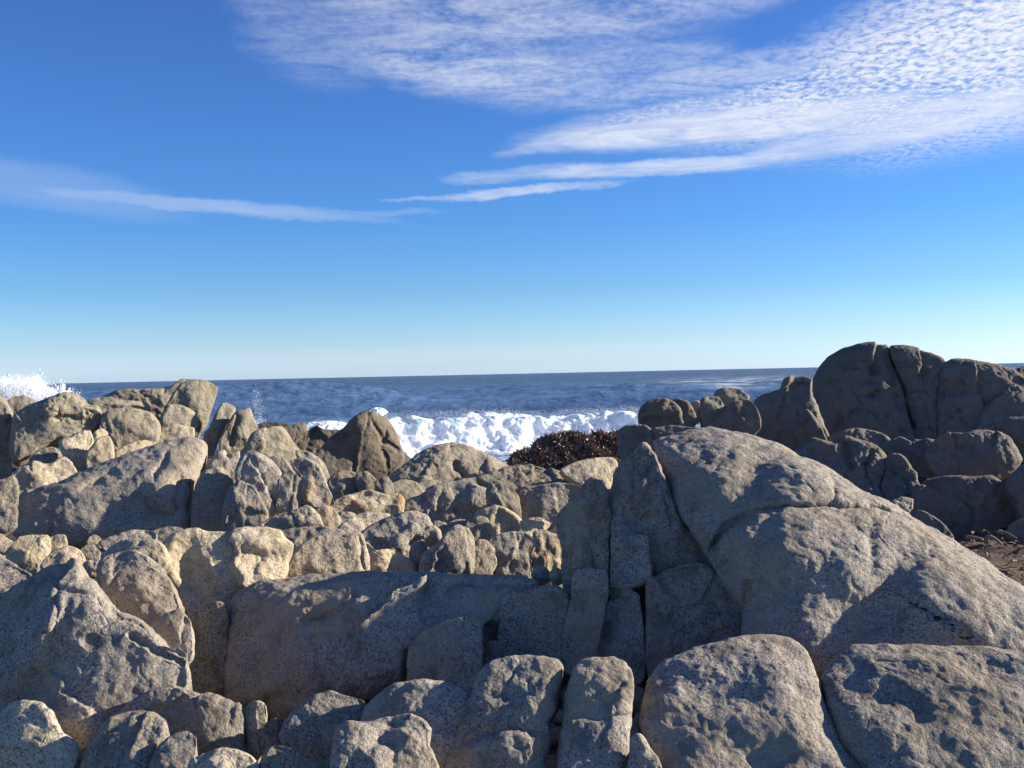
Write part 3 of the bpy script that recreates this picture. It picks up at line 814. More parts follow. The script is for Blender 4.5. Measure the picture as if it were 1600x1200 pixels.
rock('flat dark slab lying on the blocky olive boulder', 11.6, 35, 3, 0.4, 3, 'olive', [(138, 626), (158, 620), (188, 626), (223, 626), (233, 632), (236, 645), (215, 650), (170, 648), (148, 640)], F=[('bump', 195, 640, 40, 6, 5, -5)])
rock('narrow yellow ledge at the foot of the blocky olive boulder', 10.2, 25, 5, 0.4, 2.4, 'warm', [(178, 708), (190, 698), (215, 689), (238, 688), (243, 698), (225, 712), (200, 724), (182, 722)])
rock('long sloping back rock rising to the highest point at left', 12.6, 22, -4, 0.4, 2.6, 'olive',
     [(160, 621), (187, 610), (219, 609), (250, 607), (269, 603), (281, 594), (300, 593), (318, 597), (315, 625), (290, 645), (262, 655), (235, 650), (200, 640), (170, 634)], facets=4)
rock('tall overhanging block at the end of the long back rock, against the sea', 11.9, 8, 8, 0.5, 2.4, 'olive',
     [(262, 628), (278, 604), (292, 595), (312, 594), (328, 597), (340, 607), (338, 620), (331, 640), (324, 664), (308, 688), (290, 694), (272, 675), (257, 646)], facets=5)
rock('rounded block beneath the tall overhanging one', 11.5, 12, 8, 0.5, 2.5, 'olive', [(252, 648), (264, 633), (284, 634), (302, 644), (310, 658), (304, 676), (270, 676), (252, 672)])
rock('yellow base block under the overhang', 11.2, 12, 5, 0.4, 3, 'warm', [(251, 672), (275, 664), (303, 670), (300, 700), (270, 702), (250, 698)])
rock('fin-shaped leaning rock standing against the sea', 11.6, 10, 8, 0.5, 2.4, 'olive', [(330, 662), (337, 645), (343, 634), (353, 630), (367, 637), (364, 650), (352, 668), (342, 690), (332, 712), (318, 706), (319, 682)], facets=4)
rock('twin-lobed leaning rock right of the fin-shaped one', 11.5, 12, 8, 0.5, 2.4, 'olive', [(357, 660), (368, 644), (379, 640), (390, 638), (397, 654), (403, 670), (401, 681), (388, 694), (374, 715), (345, 712), (343, 692), (350, 674)], facets=4, F=[('crack', [(372, 650), (366, 675), (360, 700)], 3, 6)])
rock('flat-faced grey trapezoid rock with a dark left side', 11.0, 12, 10, 0.5, 2.0, 'olive', [(372, 716), (384, 694), (398, 677), (418, 669), (440, 667), (453, 682), (466, 702), (476, 716), (480, 738), (440, 740), (400, 728)], c=(420, 700))
rock('dark wet rock in the surf behind the trapezoid rock', 13.5, 25, 0, 0.4, 2.5, 'dark', [(392, 672), (405, 662), (425, 660), (450, 663), (462, 674), (458, 690), (430, 695), (398, 690)])
rock('little reddish rock at the edge of the surf', 13.8, 20, 5, 0.5, 2.5, 'brown', [(453, 672), (462, 662), (475, 661), (480, 672), (472, 686), (456, 684)], name='stone')
rock('jagged dark brown rock left of the brown pyramid rock', 13.0, 25, -5, 0.45, 2.3, 'brown', [(458, 692), (476, 674), (493, 664), (505, 671), (520, 672), (545, 676), (540, 720), (500, 732), (470, 720)], crease=2)
rock('slope of mottled grey rock under the jagged dark brown rock', 9.6, 30, 4, 0.4, 2.5, 'olive', [(462, 706), (480, 705), (505, 722), (516, 745), (500, 752), (478, 735)])
rock('tall brown pyramid-shaped rock standing before the breaking wave', 12.0, 14, 4, 0.55, 1.8, 'brown',
     [(495, 742), (493, 712), (506, 694), (521, 679), (537, 669), (547, 657), (561, 647), (577, 642), (594, 651), (606, 657), (619, 676), (628, 697), (634, 713), (630, 726), (617, 742), (600, 756), (575, 752), (540, 752)],
     c=(562, 692), facets=3, lump=0.35, crease=0.45, F=[('plane', 565, 690, 27, 0.45, 0.05, 4), ('plane', 565, 690, 27, -0.16, -0.10, 4), ('crack', [(580, 655), (600, 690), (628, 705)], 3, 4), ('crack', [(605, 665), (598, 700), (610, 735)], 3, 3), ('crack', [(556, 700), (552, 740)], 3, 3), ('bump', 535, 700, 30, 30, -30, -10)])
rock('smooth brown dome rock at the water edge below the wave', 11.8, 26, -2, 0.42, 2.3, 'olive',
     [(600, 752), (631, 724), (659, 704), (681, 694), (700, 690), (725, 694), (750, 704), (775, 715), (800, 730), (790, 756), (750, 766), (690, 768), (630, 768)], c=(705, 728), facets=0,
     F=[('crack', [(712, 720), (718, 738), (728, 752)], 5, 7), ('bump', 765, 728, 12, 12, 0, 5), ('bump', 735, 712, 20, 14, 0, -6)])
# ---- rocks under the seaweed and by the headland
rock('long dark ridge of rock draped in reddish-brown seaweed', 12.6, 28, -6, 0.15, 2.6, 'brown',
     [(776, 735), (806, 714), (831, 703), (853, 691), (875, 685), (906, 685), (931, 681), (953, 679), (969, 673), (983, 686), (986, 704), (975, 716), (950, 724), (906, 730), (884, 738), (844, 748), (797, 748)], c=(890, 712), crease=1.5, rust=0.4, facets=0, lump=0.7)
rock('dull brown boulder joining the seaweed ridge to the pointed slab', 11.0, 20, -10, 0.4, 2.6, 'dome', [(962, 676), (978, 664), (1008, 664), (1028, 678), (1040, 690), (1036, 720), (985, 730), (968, 712)], F=[('crack', [(1026, 665), (1027, 690)], 3, 5)])
rock('dull low boulder under the round knob by the surf', 11.0, 20, -4, 0.35, 3, 'dome', [(1020, 672), (1045, 665), (1090, 668), (1120, 672), (1130, 690), (1070, 700), (1028, 700)])
rock('round knob of rock standing against the surf', 12.0, 15, 0, 0.5, 2.4, 'brown', [(997, 645), (1006, 632), (1022, 625), (1044, 626), (1058, 635), (1064, 651), (1068, 672), (1047, 678), (1024, 676), (999, 664)], c=(1030, 645),
     F=[('bump', 1045, 634, 5, 6, 0, -4), ('step', [(1000, 655), (1030, 650), (1062, 652)], 3, -5, 20)])
rock('narrow rounded rock right of the round surf knob', 12.0, 15, 0, 0.5, 2.5, 'brown', [(1046, 628), (1060, 623), (1074, 627), (1084, 640), (1088, 658), (1080, 678), (1066, 672), (1060, 645)])
rock('small yellowish notch stone between surf knob and twin-topped rock', 12.4, 15, 5, 0.5, 2.5, 'warm', [(1078, 632), (1090, 626), (1099, 634), (1098, 655), (1088, 662)], name='stone')
rock('flat-topped yellowish stone on the upper right of the surf rocks', 12.6, 30, 0, 0.45, 2.6, 'olive', [(1115, 616), (1124, 608), (1136, 605), (1156, 609), (1170, 619), (1166, 634), (1140, 638), (1120, 632)])
rock('yellowish lump left of the flat-topped stone', 12.3, 25, 0, 0.45, 2.6, 'olive', [(1094, 628), (1104, 620), (1122, 621), (1131, 636), (1122, 650), (1098, 650)])
rock('dark undercut rock in the hollow before the headland', 12.0, 8, -8, 0.35, 2.8, 'dome', [(1095, 646), (1130, 636), (1165, 624), (1179, 632), (1190, 652), (1188, 672), (1166, 684), (1125, 684), (1100, 676)], rust=0.3)
rock('great dome of the headland with dark pocks, highest rock at right', 14.5, 18, -14, 0.34, 2.4, 'dome',
     [(1262, 622), (1266, 600), (1272, 590), (1283, 571), (1297, 557), (1320, 544), (1348, 537), (1371, 535), (1387, 535), (1394, 544), (1396, 560), (1402, 580), (1410, 600), (1416, 625), (1420, 656), (1430, 735), (1377, 740), (1300, 735), (1280, 660)],
     c=(1375, 625), facets=0, lump=0.5, crease=0.3,
     F=[('bump', 1363, 577, 10, 5, 5, -9), ('bump', 1338, 576, 8, 4, 0, -6), ('bump', 1362, 619, 13, 4, 5, -8), ('bump', 1395, 618, 8, 5, 0, -8), ('bump', 1355, 598, 15, 6, 0, -6), ('bump', 1372, 611, 7, 3, 0, -7),
        ('bump', 1333, 648, 4, 7, 0, -8), ('bump', 1313, 660, 9, 12, 0, -9), ('bump', 1395, 599, 8, 4, 0, -7), ('bump', 1404, 676, 10, 6, 0, -9), ('crack', [(1330, 605), (1350, 635), (1380, 680)], 3, 3)], on=(1400, 620, 14.4, 20, -9))
rock('middle dome section of the headland between two vertical clefts', 14.6, 16, -4, 0.26, 3, 'dome',
     [(1392, 544), (1411, 541), (1433, 545), (1456, 551), (1474, 560), (1479, 570), (1470, 585), (1464, 615), (1464, 650), (1470, 738), (1432, 738), (1420, 650), (1412, 610), (1402, 575)],
     c=(1438, 620), facets=0, lump=0.5, F=[('bump', 1445, 580, 7, 5, -20, -7), ('crack', [(1412, 630), (1420, 655), (1432, 672)], 3, 5)], on=(1400, 620, 14.4, 20, -9))
rock('wide dome section of the headland with a large dark hollow', 14.4, 18, -6, 0.22, 3, 'dome',
     [(1463, 585), (1474, 568), (1490, 560), (1513, 562), (1538, 567), (1564, 571), (1584, 578), (1604, 590), (1690, 620), (1690, 750), (1600, 745), (1480, 740), (1464, 690), (1460, 640)],
     c=(1550, 640), facets=0, lump=0.6, F=[('bump', 1490, 606, 34, 13, 5, -13), ('bump', 1480, 620, 24, 4, 0, 5), ('bump', 1500, 640, 6, 4, 0, -5), ('bump', 1592, 595, 7, 6, 0, -6)], on=(1400, 620, 14.4, 20, -9))
rock('lower shoulder rock at the seaward foot of the great dome', 13.2, 18, -12, 0.42, 2.4, 'dome',
     [(1178, 642), (1182, 625), (1195, 616), (1218, 608), (1223, 594), (1236, 585), (1258, 584), (1272, 592), (1270, 615), (1280, 645), (1296, 682), (1302, 735), (1249, 740), (1207, 728), (1180, 690), (1186, 668)],
     c=(1232, 650), F=[('bump', 1232, 600, 20, 14, 0, 6)])
rock('fin of pale rock with a thin sunlit edge before the great dome', 12.2, 14, -12, 0.5, 2.2, 'dome', [(1245, 655), (1252, 643), (1262, 638), (1275, 652), (1284, 670), (1292, 688), (1280, 705), (1255, 700), (1244, 680)], c=(1274, 670))
rock('flat shelf rock beneath the great dome', 12.4, 35, -6, 0.35, 2.6, 'dome', [(1284, 690), (1310, 676), (1345, 669), (1380, 679), (1402, 702), (1380, 718), (1320, 715)])
rock('knotted rock mass falling away behind the giant boulder crest', 10.2, 30, -8, 0.4, 2.6, 'dome',
     [(1225, 712), (1245, 702), (1269, 684), (1292, 689), (1306, 692), (1320, 682), (1337, 687), (1357, 692), (1377, 704), (1390, 718), (1392, 738), (1380, 752), (1374, 762), (1386, 780), (1392, 815), (1340, 810), (1280, 760)], crease=2, lump=1.4, fine=1.4,
     F=[('crack', [(1322, 690), (1325, 720), (1335, 735)], 4, 8), ('crack', [(1362, 700), (1350, 730), (1362, 760)], 4, 8)])
rock('rugged rock with ragged sunlit crest right of the knotted mass', 10.0, 28, -8, 0.45, 2.4, 'dome',
     [(1386, 712), (1405, 710), (1419, 723), (1432, 740), (1434, 754), (1450, 764), (1450, 784), (1428, 812), (1396, 800), (1376, 765), (1384, 740)], crease=2, fine=1.4)
rock('small yellow-lit stone behind the crest of the giant boulder', 8.6, 30, 5, 0.4, 2.4, 'warm', [(1394, 785), (1408, 780), (1424, 781), (1423, 794), (1412, 802), (1398, 797)], name='stone')
rock('lumpy rock with a lit spur at the foot of the headland clefts', 11.6, 26, -6, 0.42, 2.4, 'dome', [(1378, 700), (1392, 688), (1408, 684), (1424, 692), (1437, 688), (1462, 690), (1466, 720), (1470, 750), (1440, 752), (1418, 728), (1395, 715)], c=(1430, 718))
rock('big round boulder with a lit right shoulder, below the headland', 11.0, 20, -6, 0.5, 2.3, 'dome',
     [(1450, 722), (1449, 700), (1467, 683), (1484, 676), (1507, 677), (1520, 672), (1538, 670), (1561, 674), (1580, 686), (1592, 704), (1596, 720), (1582, 742), (1533, 758), (1490, 760), (1463, 745)], c=(1530, 712))
rock('dark boulder cut by the right edge above the big round one', 11.6, 18, -8, 0.4, 2.4, 'dome', [(1550, 668), (1560, 658), (1575, 652), (1600, 651), (1680, 655), (1680, 760), (1604, 755), (1590, 700), (1570, 680)])
rock('broad lumpy shaded rock at the edge of the brown beach litter', 9.6, 18, -8, 0.36, 2.8, 'dome',
     [(1436, 760), (1450, 748), (1484, 745), (1516, 747), (1547, 745), (1570, 760), (1582, 782), (1586, 812), (1558, 830), (1504, 842), (1470, 840), (1440, 820), (1428, 795)], c=(1510, 790), crease=1.4, lump=1.3)
rock('pale-topped shaded rock cut by the right edge', 9.4, 16, -10, 0.4, 2.6, 'dome', [(1572, 758), (1582, 742), (1600, 724), (1690, 715), (1690, 840), (1602, 832), (1592, 805), (1582, 780)])
rock('small shaded rock standing on the brown litter at the right edge', 8.8, 20, -8, 0.4, 2.5, 'dome', [(1570, 832), (1590, 814), (1660, 808), (1660, 858), (1600, 852), (1576, 842)])
rock('low shaded rock tucked behind the right shoulder of the giant boulder', 8.9, 25, -10, 0.35, 2.6, 'dome', [(1410, 800), (1430, 796), (1452, 806), (1476, 822), (1490, 842), (1460, 852), (1425, 830)])
rock('tiny red-brown rock on the horizon at the right edge', 15.5, 20, 0, 0.4, 2.5, 'brown', [(1587, 582), (1594, 574), (1608, 571), (1660, 573), (1690, 620), (1680, 700), (1600, 700), (1588, 640)], name='stone')
# ---- crumbly stones at the left, this side of the slanting boulder
rock('yellow flattish stone at the left edge below the slanting boulder', 5.9, 35, 5, 0.4, 2.6, 'pale', [(-40, 836), (0, 837), (17, 846), (34, 853), (26, 864), (0, 864), (-40, 866)])
rock('yellow broken stone with a flat lit face, in the crumbly row', 5.6, 25, 8, 0.45, 2.4, 'warm', [(8, 862), (22, 850), (30, 840), (50, 838), (73, 840), (77, 857), (64, 878), (50, 895), (20, 882), (8, 874)], facets=6, crease=1.5)
rock('small squared yellow stone right of the broken flat-faced one', 5.7, 22, 8, 0.45, 2.6, 'pale', [(76, 845), (86, 838), (100, 838), (103, 854), (88, 868), (74, 864)])
rock('rounded yellow stone touching the big lower left boulder', 5.3, 25, 8, 0.45, 2.5, 'pale', [(64, 884), (83, 865), (108, 855), (125, 862), (130, 880), (110, 892), (75, 894)])
rock('little grey stone between the yellow stones and the flat grey one', 5.4, 25, 5, 0.5, 2.5, 'grey', [(126, 860), (140, 853), (154, 862), (153, 880), (132, 884)])
rock('tiny yellow pebble beside the banded hump', 5.0, 25, 5, 0.5, 2.5, 'pale', [(131, 884), (142, 878), (154, 884), (154, 896), (138, 898)], name='pebble', group='pebbles between the boulders')
rock('tiny angular pebble under the foot of the slanting boulder', 6.3, 25, 5, 0.5, 2.5, 'warm', [(138, 846), (146, 838), (156, 842), (156, 854), (142, 856)], name='pebble', group='pebbles between the boulders')
rock('smooth grey slope stone at the left edge behind the big lower left boulder', 4.95, 45, 5, 0.35, 2.5, 'grey', [(-50, 866), (0, 868), (20, 880), (48, 898), (40, 915), (10, 935), (-50, 940)])
# ---- the nearest row
rock('domed boulder in the bottom left corner, lit left half', 3.75, 30, 0, 0.5, 2.2, 'warm',
     [(-60, 1125), (0, 1112), (20, 1100), (40, 1097), (63, 1102), (80, 1124), (97, 1146), (119, 1160), (124, 1180), (112, 1215), (95, 1260), (-60, 1260)], c=(58, 1165), facets=3, fine=1.0)
rock('squat lit boulder with a shaded top, in the lower left cluster', 3.7, 35, 0, 0.5, 2.2, 'grey', [(118, 1250), (130, 1195), (146, 1158), (173, 1124), (207, 1112), (240, 1117), (258, 1128), (254, 1152), (236, 1180), (222, 1250)], c=(205, 1165), fine=1.0)
rock('pyramidal boulder with a pale crest, highest of the lower left cluster', 4.0, 34, 4, 0.55, 2.0, 'grey',
     [(190, 1120), (215, 1090), (247, 1073), (272, 1068), (294, 1077), (320, 1084), (350, 1094), (372, 1106), (381, 1122), (380, 1155), (388, 1195), (375, 1250), (230, 1250), (230, 1180), (245, 1135)], c=(300, 1110),
     F=[('step', [(290, 1085), (298, 1110), (300, 1150)], 5, -10, 50)], fine=1.0)
rock('low rounded lump in front of the pyramidal boulder', 3.6, 35, 2, 0.5, 2.3, 'grey', [(222, 1260), (235, 1195), (262, 1154), (290, 1146), (306, 1156), (306, 1190), (296, 1260)], fine=1.0)
rock('low lit mound at the bottom edge under the pyramidal boulder', 3.45, 35, 4, 0.45, 2.3, 'warm', [(285, 1260), (298, 1195), (338, 1172), (374, 1174), (398, 1188), (412, 1260)], fine=1.0)
rock('brown finger-shaped upright stone in the gap', 3.95, 8, 5, 0.5, 2.6, 'warm', lump=0.5, pts=[(382, 1110), (390, 1100), (402, 1097), (414, 1103), (417, 1120), (413, 1140), (410, 1175), (402, 1192), (390, 1170), (385, 1138)], name='stone')
rock('dark stone leaning behind the finger-shaped one', 3.9, 18, 0, 0.45, 2.5, 'olive', [(412, 1135), (430, 1125), (444, 1138), (442, 1160), (424, 1185), (408, 1190)])
rock('egg-shaped boulder with a pitted lit top, left of the round pair', 3.85, 40, -2, 0.55, 2.3, 'grey',
     [(438, 1150), (446, 1127), (466, 1103), (490, 1087), (517, 1082), (537, 1086), (563, 1092), (574, 1104), (570, 1130), (548, 1165), (525, 1190), (490, 1198), (458, 1182)], fine=1.1, c=(505, 1130))
rock('rough dark stone under the egg-shaped boulder', 3.5, 25, 0, 0.4, 2.6, 'olive', [(400, 1250), (408, 1194), (428, 1166), (452, 1170), (490, 1188), (535, 1188), (545, 1260)])
rock('round boulder whose right half lies in shade, rear one of a round pair', 3.8, 42, -4, 0.5, 2.4, 'grey',
     [(562, 1140), (575, 1104), (594, 1085), (617, 1073), (650, 1066), (683, 1067), (712, 1072), (727, 1082), (740, 1095), (736, 1125), (722, 1160), (712, 1200), (690, 1240), (640, 1240), (580, 1200)], c=(650, 1120))
rock('rounded boulder with a lit knob on top, front one of the round pair', 3.5, 42, 2, 0.5, 2.4, 'grey',
     [(525, 1165), (532, 1140), (545, 1129), (567, 1129), (600, 1119), (637, 1114), (660, 1124), (672, 1140), (671, 1165), (682, 1200), (676, 1262), (527, 1262)], c=(605, 1175), fine=1.1,
     F=[('bump', 640, 1145, 28, 26, 0, 9), ('bump', 600, 1155, 22, 14, 0, -8)])
rock('tall upright block with a long lit crest and wavy right edge, larger of two', 3.75, 44, -2, 0.42, 3.2, 'grey',
     [(700, 1240), (701, 1170), (720, 1127), (737, 1092), (750, 1058), (770, 1040), (807, 1028), (843, 1026), (868, 1029), (879, 1043), (878, 1067), (872, 1093), (866, 1110), (856, 1128), (860, 1155), (854, 1183), (848, 1250)], c=(795, 1130), facets=0, fine=1.1, lump=0.7,
     F=[('crack', [(716, 1160), (750, 1142), (785, 1136), (820, 1142), (856, 1146)], 5, 8), ('step', [(720, 1165), (785, 1142), (856, 1152)], 5, 9, 45), ('bump', 800, 1085, 45, 10, -10, -5)])
rock('upright block with a lit top cut by a slanting shadow, smaller of two', 3.7, 42, -2, 0.42, 3.2, 'grey',
     [(868, 1250), (874, 1167), (883, 1120), (888, 1080), (897, 1042), (915, 1032), (953, 1031), (976, 1036), (985, 1052), (986, 1100), (982, 1150), (986, 1250)], c=(928, 1130), facets=0, fine=1.1, lump=0.7,
     F=[('crack', [(890, 1120), (915, 1118), (945, 1122), (985, 1118)], 4, 6), ('bump', 958, 1100, 22, 12, 0, -8)])
rock('small lit stone low in the cleft beside the smaller upright block', 3.5, 20, 0, 0.4, 2.6, 'grey', [(984, 1260), (986, 1165), (999, 1150), (1011, 1162), (1034, 1200), (1040, 1260)], name='stone')
rock('wide granite slab with a rounded corner, in front of the giant boulder', 3.75, 56, -3, 0.30, 2.8, 'grey',
     [(1000, 1130), (1007, 1093), (1013, 1063), (1035, 1037), (1083, 1013), (1133, 1000), (1167, 993), (1207, 992), (1235, 999), (1254, 1013), (1268, 1035), (1279, 1065), (1288, 1100), (1301, 1133), (1318, 1167), (1348, 1200), (1385, 1265), (1045, 1265), (1030, 1200), (1012, 1160)], c=(1170, 1110), facets=0, lump=0.55, crease=0.2, fine=0.9,
     F=[('bump', 1190, 1000, 30, 8, 0, -5), ('step', [(1040, 1060), (1090, 1050), (1140, 1042)], 5, 6, 30), ('bump', 1130, 1085, 60, 26, 10, -12), ('bump', 1180, 1190, 40, 30, 0, -10)])
rock('broad granite slab filling the lower right corner', 3.7, 58, -3, 0.28, 2.8, 'grey',
     [(1284, 1062), (1294, 1040), (1312, 1022), (1338, 1008), (1417, 1008), (1533, 1014), (1602, 1024), (1760, 1050), (1760, 1290), (1390, 1290), (1350, 1200), (1318, 1160), (1298, 1110)], c=(1480, 1120), facets=0, lump=0.55, crease=0.2, fine=0.9,
     F=[('bump', 1400, 1100, 60, 30, 20, -10), ('bump', 1540, 1050, 50, 18, 10, -9), ('bump', 1470, 1040, 60, 14, 0, 7), ('bump', 1340, 1060, 26, 40, 0, -8)])

# =================================================================== ground
def sheet():
    xs = np.concatenate([np.linspace(-40, -9, 24), np.linspace(-8.8, 9.6, 190), np.linspace(10, 40, 24)])
    ys = np.concatenate([np.linspace(-6, 1.8, 16), np.linspace(2.0, 16, 200), np.linspace(16.3, 24, 30)])
    X, Y = np.meshgrid(xs, ys)
    P = np.stack([X.ravel(), Y.ravel(), np.zeros(X.size)], 1)
    edge_y = 16.5 + 2.0 * (P[:, 0] > 1.2) + 0.9 * perlin(P * 0.4, 3)
    drop = np.clip((P[:, 1] - edge_y) / 6.0, 0, 1)
    z = GROUND_Z + 0.10 * fbm(P * 0.8, 8, 3) + 0.03 * fbm(P * 5, 9, 2) - 2.6 * drop ** 0.7
    hump = np.clip((P[:, 1] - 8.5) / 2.5, 0, 1) * np.clip((17.5 - P[:, 1]) / 1.5, 0, 1)
    z = z + 0.38 * hump * np.clip((-2.0 - P[:, 0]) / 0.8, 0, 1)
    ramp_ = lambda a, lo, hi: np.clip((a - lo) / (hi - lo), 0, 1)
    east = ramp_(P[:, 0], 0.9, 1.9) * ramp_(P[:, 1] + 0.4 * perlin(P * 1.1, 31), 10.7, 11.9) * ramp_(-P[:, 1], -19.0, -16.5)
    west = ramp_(-P[:, 0], 1.0, 1.5) * ramp_(P[:, 1], 11.5, 12.1) * ramp_(-P[:, 1], -16.0, -14.5)
    eh = np.where(P[:, 0] < 2.6, 0.72, 1.5 - 0.08 - 0.075 * P[:, 1])
    bed = np.maximum(eh * east, 0.55 * west)
    z = np.where(bed > 0.02, np.maximum(z, GROUND_Z + bed + 0.16 * (np.abs(fbm(P * 1.3, 12, 5, 0.6)) - 0.8) * bed), z)
    z = z - 0.12 * np.clip((5.0 - P[:, 1]) / 3, 0, 1)
    P[:, 2] = z
    nx, ny = len(xs), len(ys)
    I = np.arange(nx * ny).reshape(ny, nx)
    f = np.stack([I[:-1, :-1].ravel(), I[:-1, 1:].ravel(), I[1:, 1:].ravel(), I[1:, :-1].ravel()], 1)
    return P, f


gm, t, b = new_mat('brown_gravel')
tcn = N(t, 'ShaderNodeTexCoord')
v = tcn.outputs['Object']
n1 = NOISE(t, v, 3.0, 5, 0.6); n2 = NOISE(t, v, 45.0, 4, 0.7)
c_ = MIX(t, SS(t, n1, 0.35, 0.65), (0.085, 0.05, 0.03), (0.16, 0.10, 0.058))
c_ = MIX(t, SS(t, n2, 0.5, 0.7), c_, (0.24, 0.17, 0.11))
sp = N(t, 'ShaderNodeSeparateXYZ'); put(t, sp.inputs[0], v)
beach = M(t, 'MULTIPLY', M(t, 'MULTIPLY', SS(t, sp.outputs[0], 1.9, 2.4), SS(t, sp.outputs[1], 5.0, 5.6)), SS(t, sp.outputs[1], 11.2, 10.6))
rk = MIX(t, SS(t, n2, 0.4, 0.7), (0.06, 0.052, 0.045), (0.13, 0.112, 0.09))
put(t, b.inputs['Base Color'], MIX(t, beach, rk, c_))
b.inputs['Roughness'].default_value = 0.95
bp = N(t, 'ShaderNodeBump'); bp.inputs['Distance'].default_value = 0.03; bp.inputs['Strength'].default_value = 0.9
put(t, bp.inputs['Height'], n2); put(t, b.inputs['Normal'], bp.outputs[0])
P, f = sheet()
g = link_mesh('ground', P, f, gm)
tag(g, kind='structure')

# brown litter on the small beach at the right
litm, t, b = new_mat('dry_litter')
oi = N(t, 'ShaderNodeTexCoord')
n1 = NOISE(t, oi.outputs['Object'], 14.0, 3, 0.6)
put(t, b.inputs['Base Color'], MIX(t, SS(t, n1, 0.35, 0.65), (0.07, 0.036, 0.020), (0.20, 0.13, 0.075)))
b.inputs['Roughness'].default_value = 0.8
stm, t, b = new_mat('bleached_wood')
oi = N(t, 'ShaderNodeTexCoord')
n1 = NOISE(t, VM(t, 'MULTIPLY', oi.outputs['Object'], (60, 60, 6)), 1.0, 4, 0.6)
put(t, b.inputs['Base Color'], MIX(t, n1, (0.14, 0.10, 0.065), (0.36, 0.29, 0.20)))
b.inputs['Roughness'].default_value = 0.75


def tube_mesh(pts, rads, seg=7):
    pts = [np.array(p, float) for p in pts]
    vs, fs = [], []
    for i, p in enumerate(pts):
        d = pts[min(i + 1, len(pts) - 1)] - pts[max(i - 1, 0)]
        d /= np.linalg.norm(d)
        a = np.cross(d, [0.1, 0.2, 1.0]); a /= np.linalg.norm(a)
        b_ = np.cross(d, a)
        for k in range(seg):
            th = 2 * math.pi * k / seg
            vs.append(p + rads[i] * (a * math.cos(th) + b_ * math.sin(th)))
    for i in range(len(pts) - 1):
        for k in range(seg):
            k2 = (k + 1) % seg
            fs.append((i * seg + k, i * seg + k2, (i + 1) * seg + k2, (i + 1) * seg + k))
    fs.append(tuple(range(seg))[::-1]); fs.append(tuple((len(pts) - 1) * seg + k for k in range(seg)))
    return vs, fs


def ground_pt(x, y, z):
    r = rays(np.array([[x, y]], float))[0]
    Y = (z - ZC) / r[2]
    return np.array([0, 0, ZC]) + r * Y


rg = np.random.RandomState(5)
# bits of dry kelp, bark and shell, scattered where the photograph shows brown litter
vs, fs = [], []
for i in range(2600):
    X, Y = rg.uniform(2.2, 6.5), rg.uniform(5.6, 9.6)
    L = rg.uniform(0.02, 0.09); w = rg.uniform(0.003, 0.008)
    th = rg.uniform(0, math.pi); tl = rg.uniform(-0.25, 0.25)
    d = np.array([math.cos(th), math.sin(th), tl]); s_ = np.array([-math.sin(th), math.cos(th), 0]) * w
    c0 = np.array([X, Y, GROUND_Z + 0.06 + rg.uniform(0, 0.035)])
    k = len(vs)
    up = np.array([0, 0, w * 0.9])
    for q in (c0 - d * L / 2, c0 + s_ * 0.3 + up, c0 + d * L / 2):
        vs += [q - s_, q + s_, q + up]
    for j in (0, 3):
        a, b2, c2 = k + j, k + j + 1, k + j + 2
        fs += [(a, b2, b2 + 3, a + 3), (b2, c2, c2 + 3, b2 + 3), (c2, a, a + 3, c2 + 3)]
lit = link_mesh('beach_litter', np.array(vs), fs, litm, smooth=False)
tag(lit, 'brown carpet of dry kelp scraps and bark behind the giant boulder', 'litter', kind='stuff')
for lab, A, B, bend, r0 in [
    ('straight pale stick lying on the brown litter beside the shaded rocks', (1509, 835), (1535, 843), 0.01, 0.020),
    ('short bent brown stick just right of the straight pale one', (1541, 841), (1561, 849), 0.05, 0.022),
    ('thin dark stick pointing at the rock on the right edge', (1558, 828), (1586, 840), 0.03, 0.012),
    ('small bleached stick lowest on the litter near the boulder slope', (1580, 870), (1588, 876), 0.0, 0.012)]:
    a = ground_pt(*A, GROUND_Z + 0.10); b2 = ground_pt(*B, GROUND_Z + 0.10)
    a = ground_pt(*A, GROUND_Z + 0.13)
    if abs(a[1] - b2[1]) > 0.5:
        b2[1] = a[1] - 0.25 if b2[1] < a[1] else a[1] + 0.25
        b2[0] = a[0] + (B[0] - A[0]) / FPX * a[1]
    pts = []
    for k in range(7):
        q = a + (b2 - a) * k / 6
        q[2] = GROUND_Z + 0.10 + 0.04 * math.sin(k / 6 * math.pi) * (bend * 20)
        q[1] += bend * math.sin(k / 6 * math.pi * 1.3)
        pts.append(q)
    vv, ff = tube_mesh(pts, [r0 * (1 - 0.09 * k) for k in range(7)])
    o = link_mesh('stick', np.array(vv) - pts[0], ff, stm, loc=pts[0])
    tag(o, lab, 'stick', 'sticks on the beach litter')

# =================================================================== sea
WAVE_Y = 44.0


def sea_height(X, Y, cell):
    """wind chop and swell; short waves fade out where the mesh is too coarse for them"""
    r_ = np.random.RandomState(21)
    z = np.zeros_like(X); dxx = np.zeros_like(X); dyy = np.zeros_like(X)
    for k in range(46):
        lam = 0.55 * (1.125 ** k)
        lam = min(lam, 60)
        th = r_.normal(-1.45, 0.55)
        ph = r_.uniform(0, 6.28)
        amp = 0.0125 * lam ** 0.80 * (1.0 if lam < 4 else 2.0 if lam < 25 else 0.9)
        kx, ky = math.cos(th) * 2 * math.pi / lam, math.sin(th) * 2 * math.pi / lam
        fade = np.clip((lam / cell - 2.5) / 3.0, 0, 1)
        arg = kx * X + ky * Y + ph
        z += amp * fade * np.cos(arg)
        dxx -= 0.75 * amp * fade * math.cos(th) * np.sin(arg)
        dyy -= 0.75 * amp * fade * math.sin(th) * np.sin(arg)
    return z, dxx, dyy


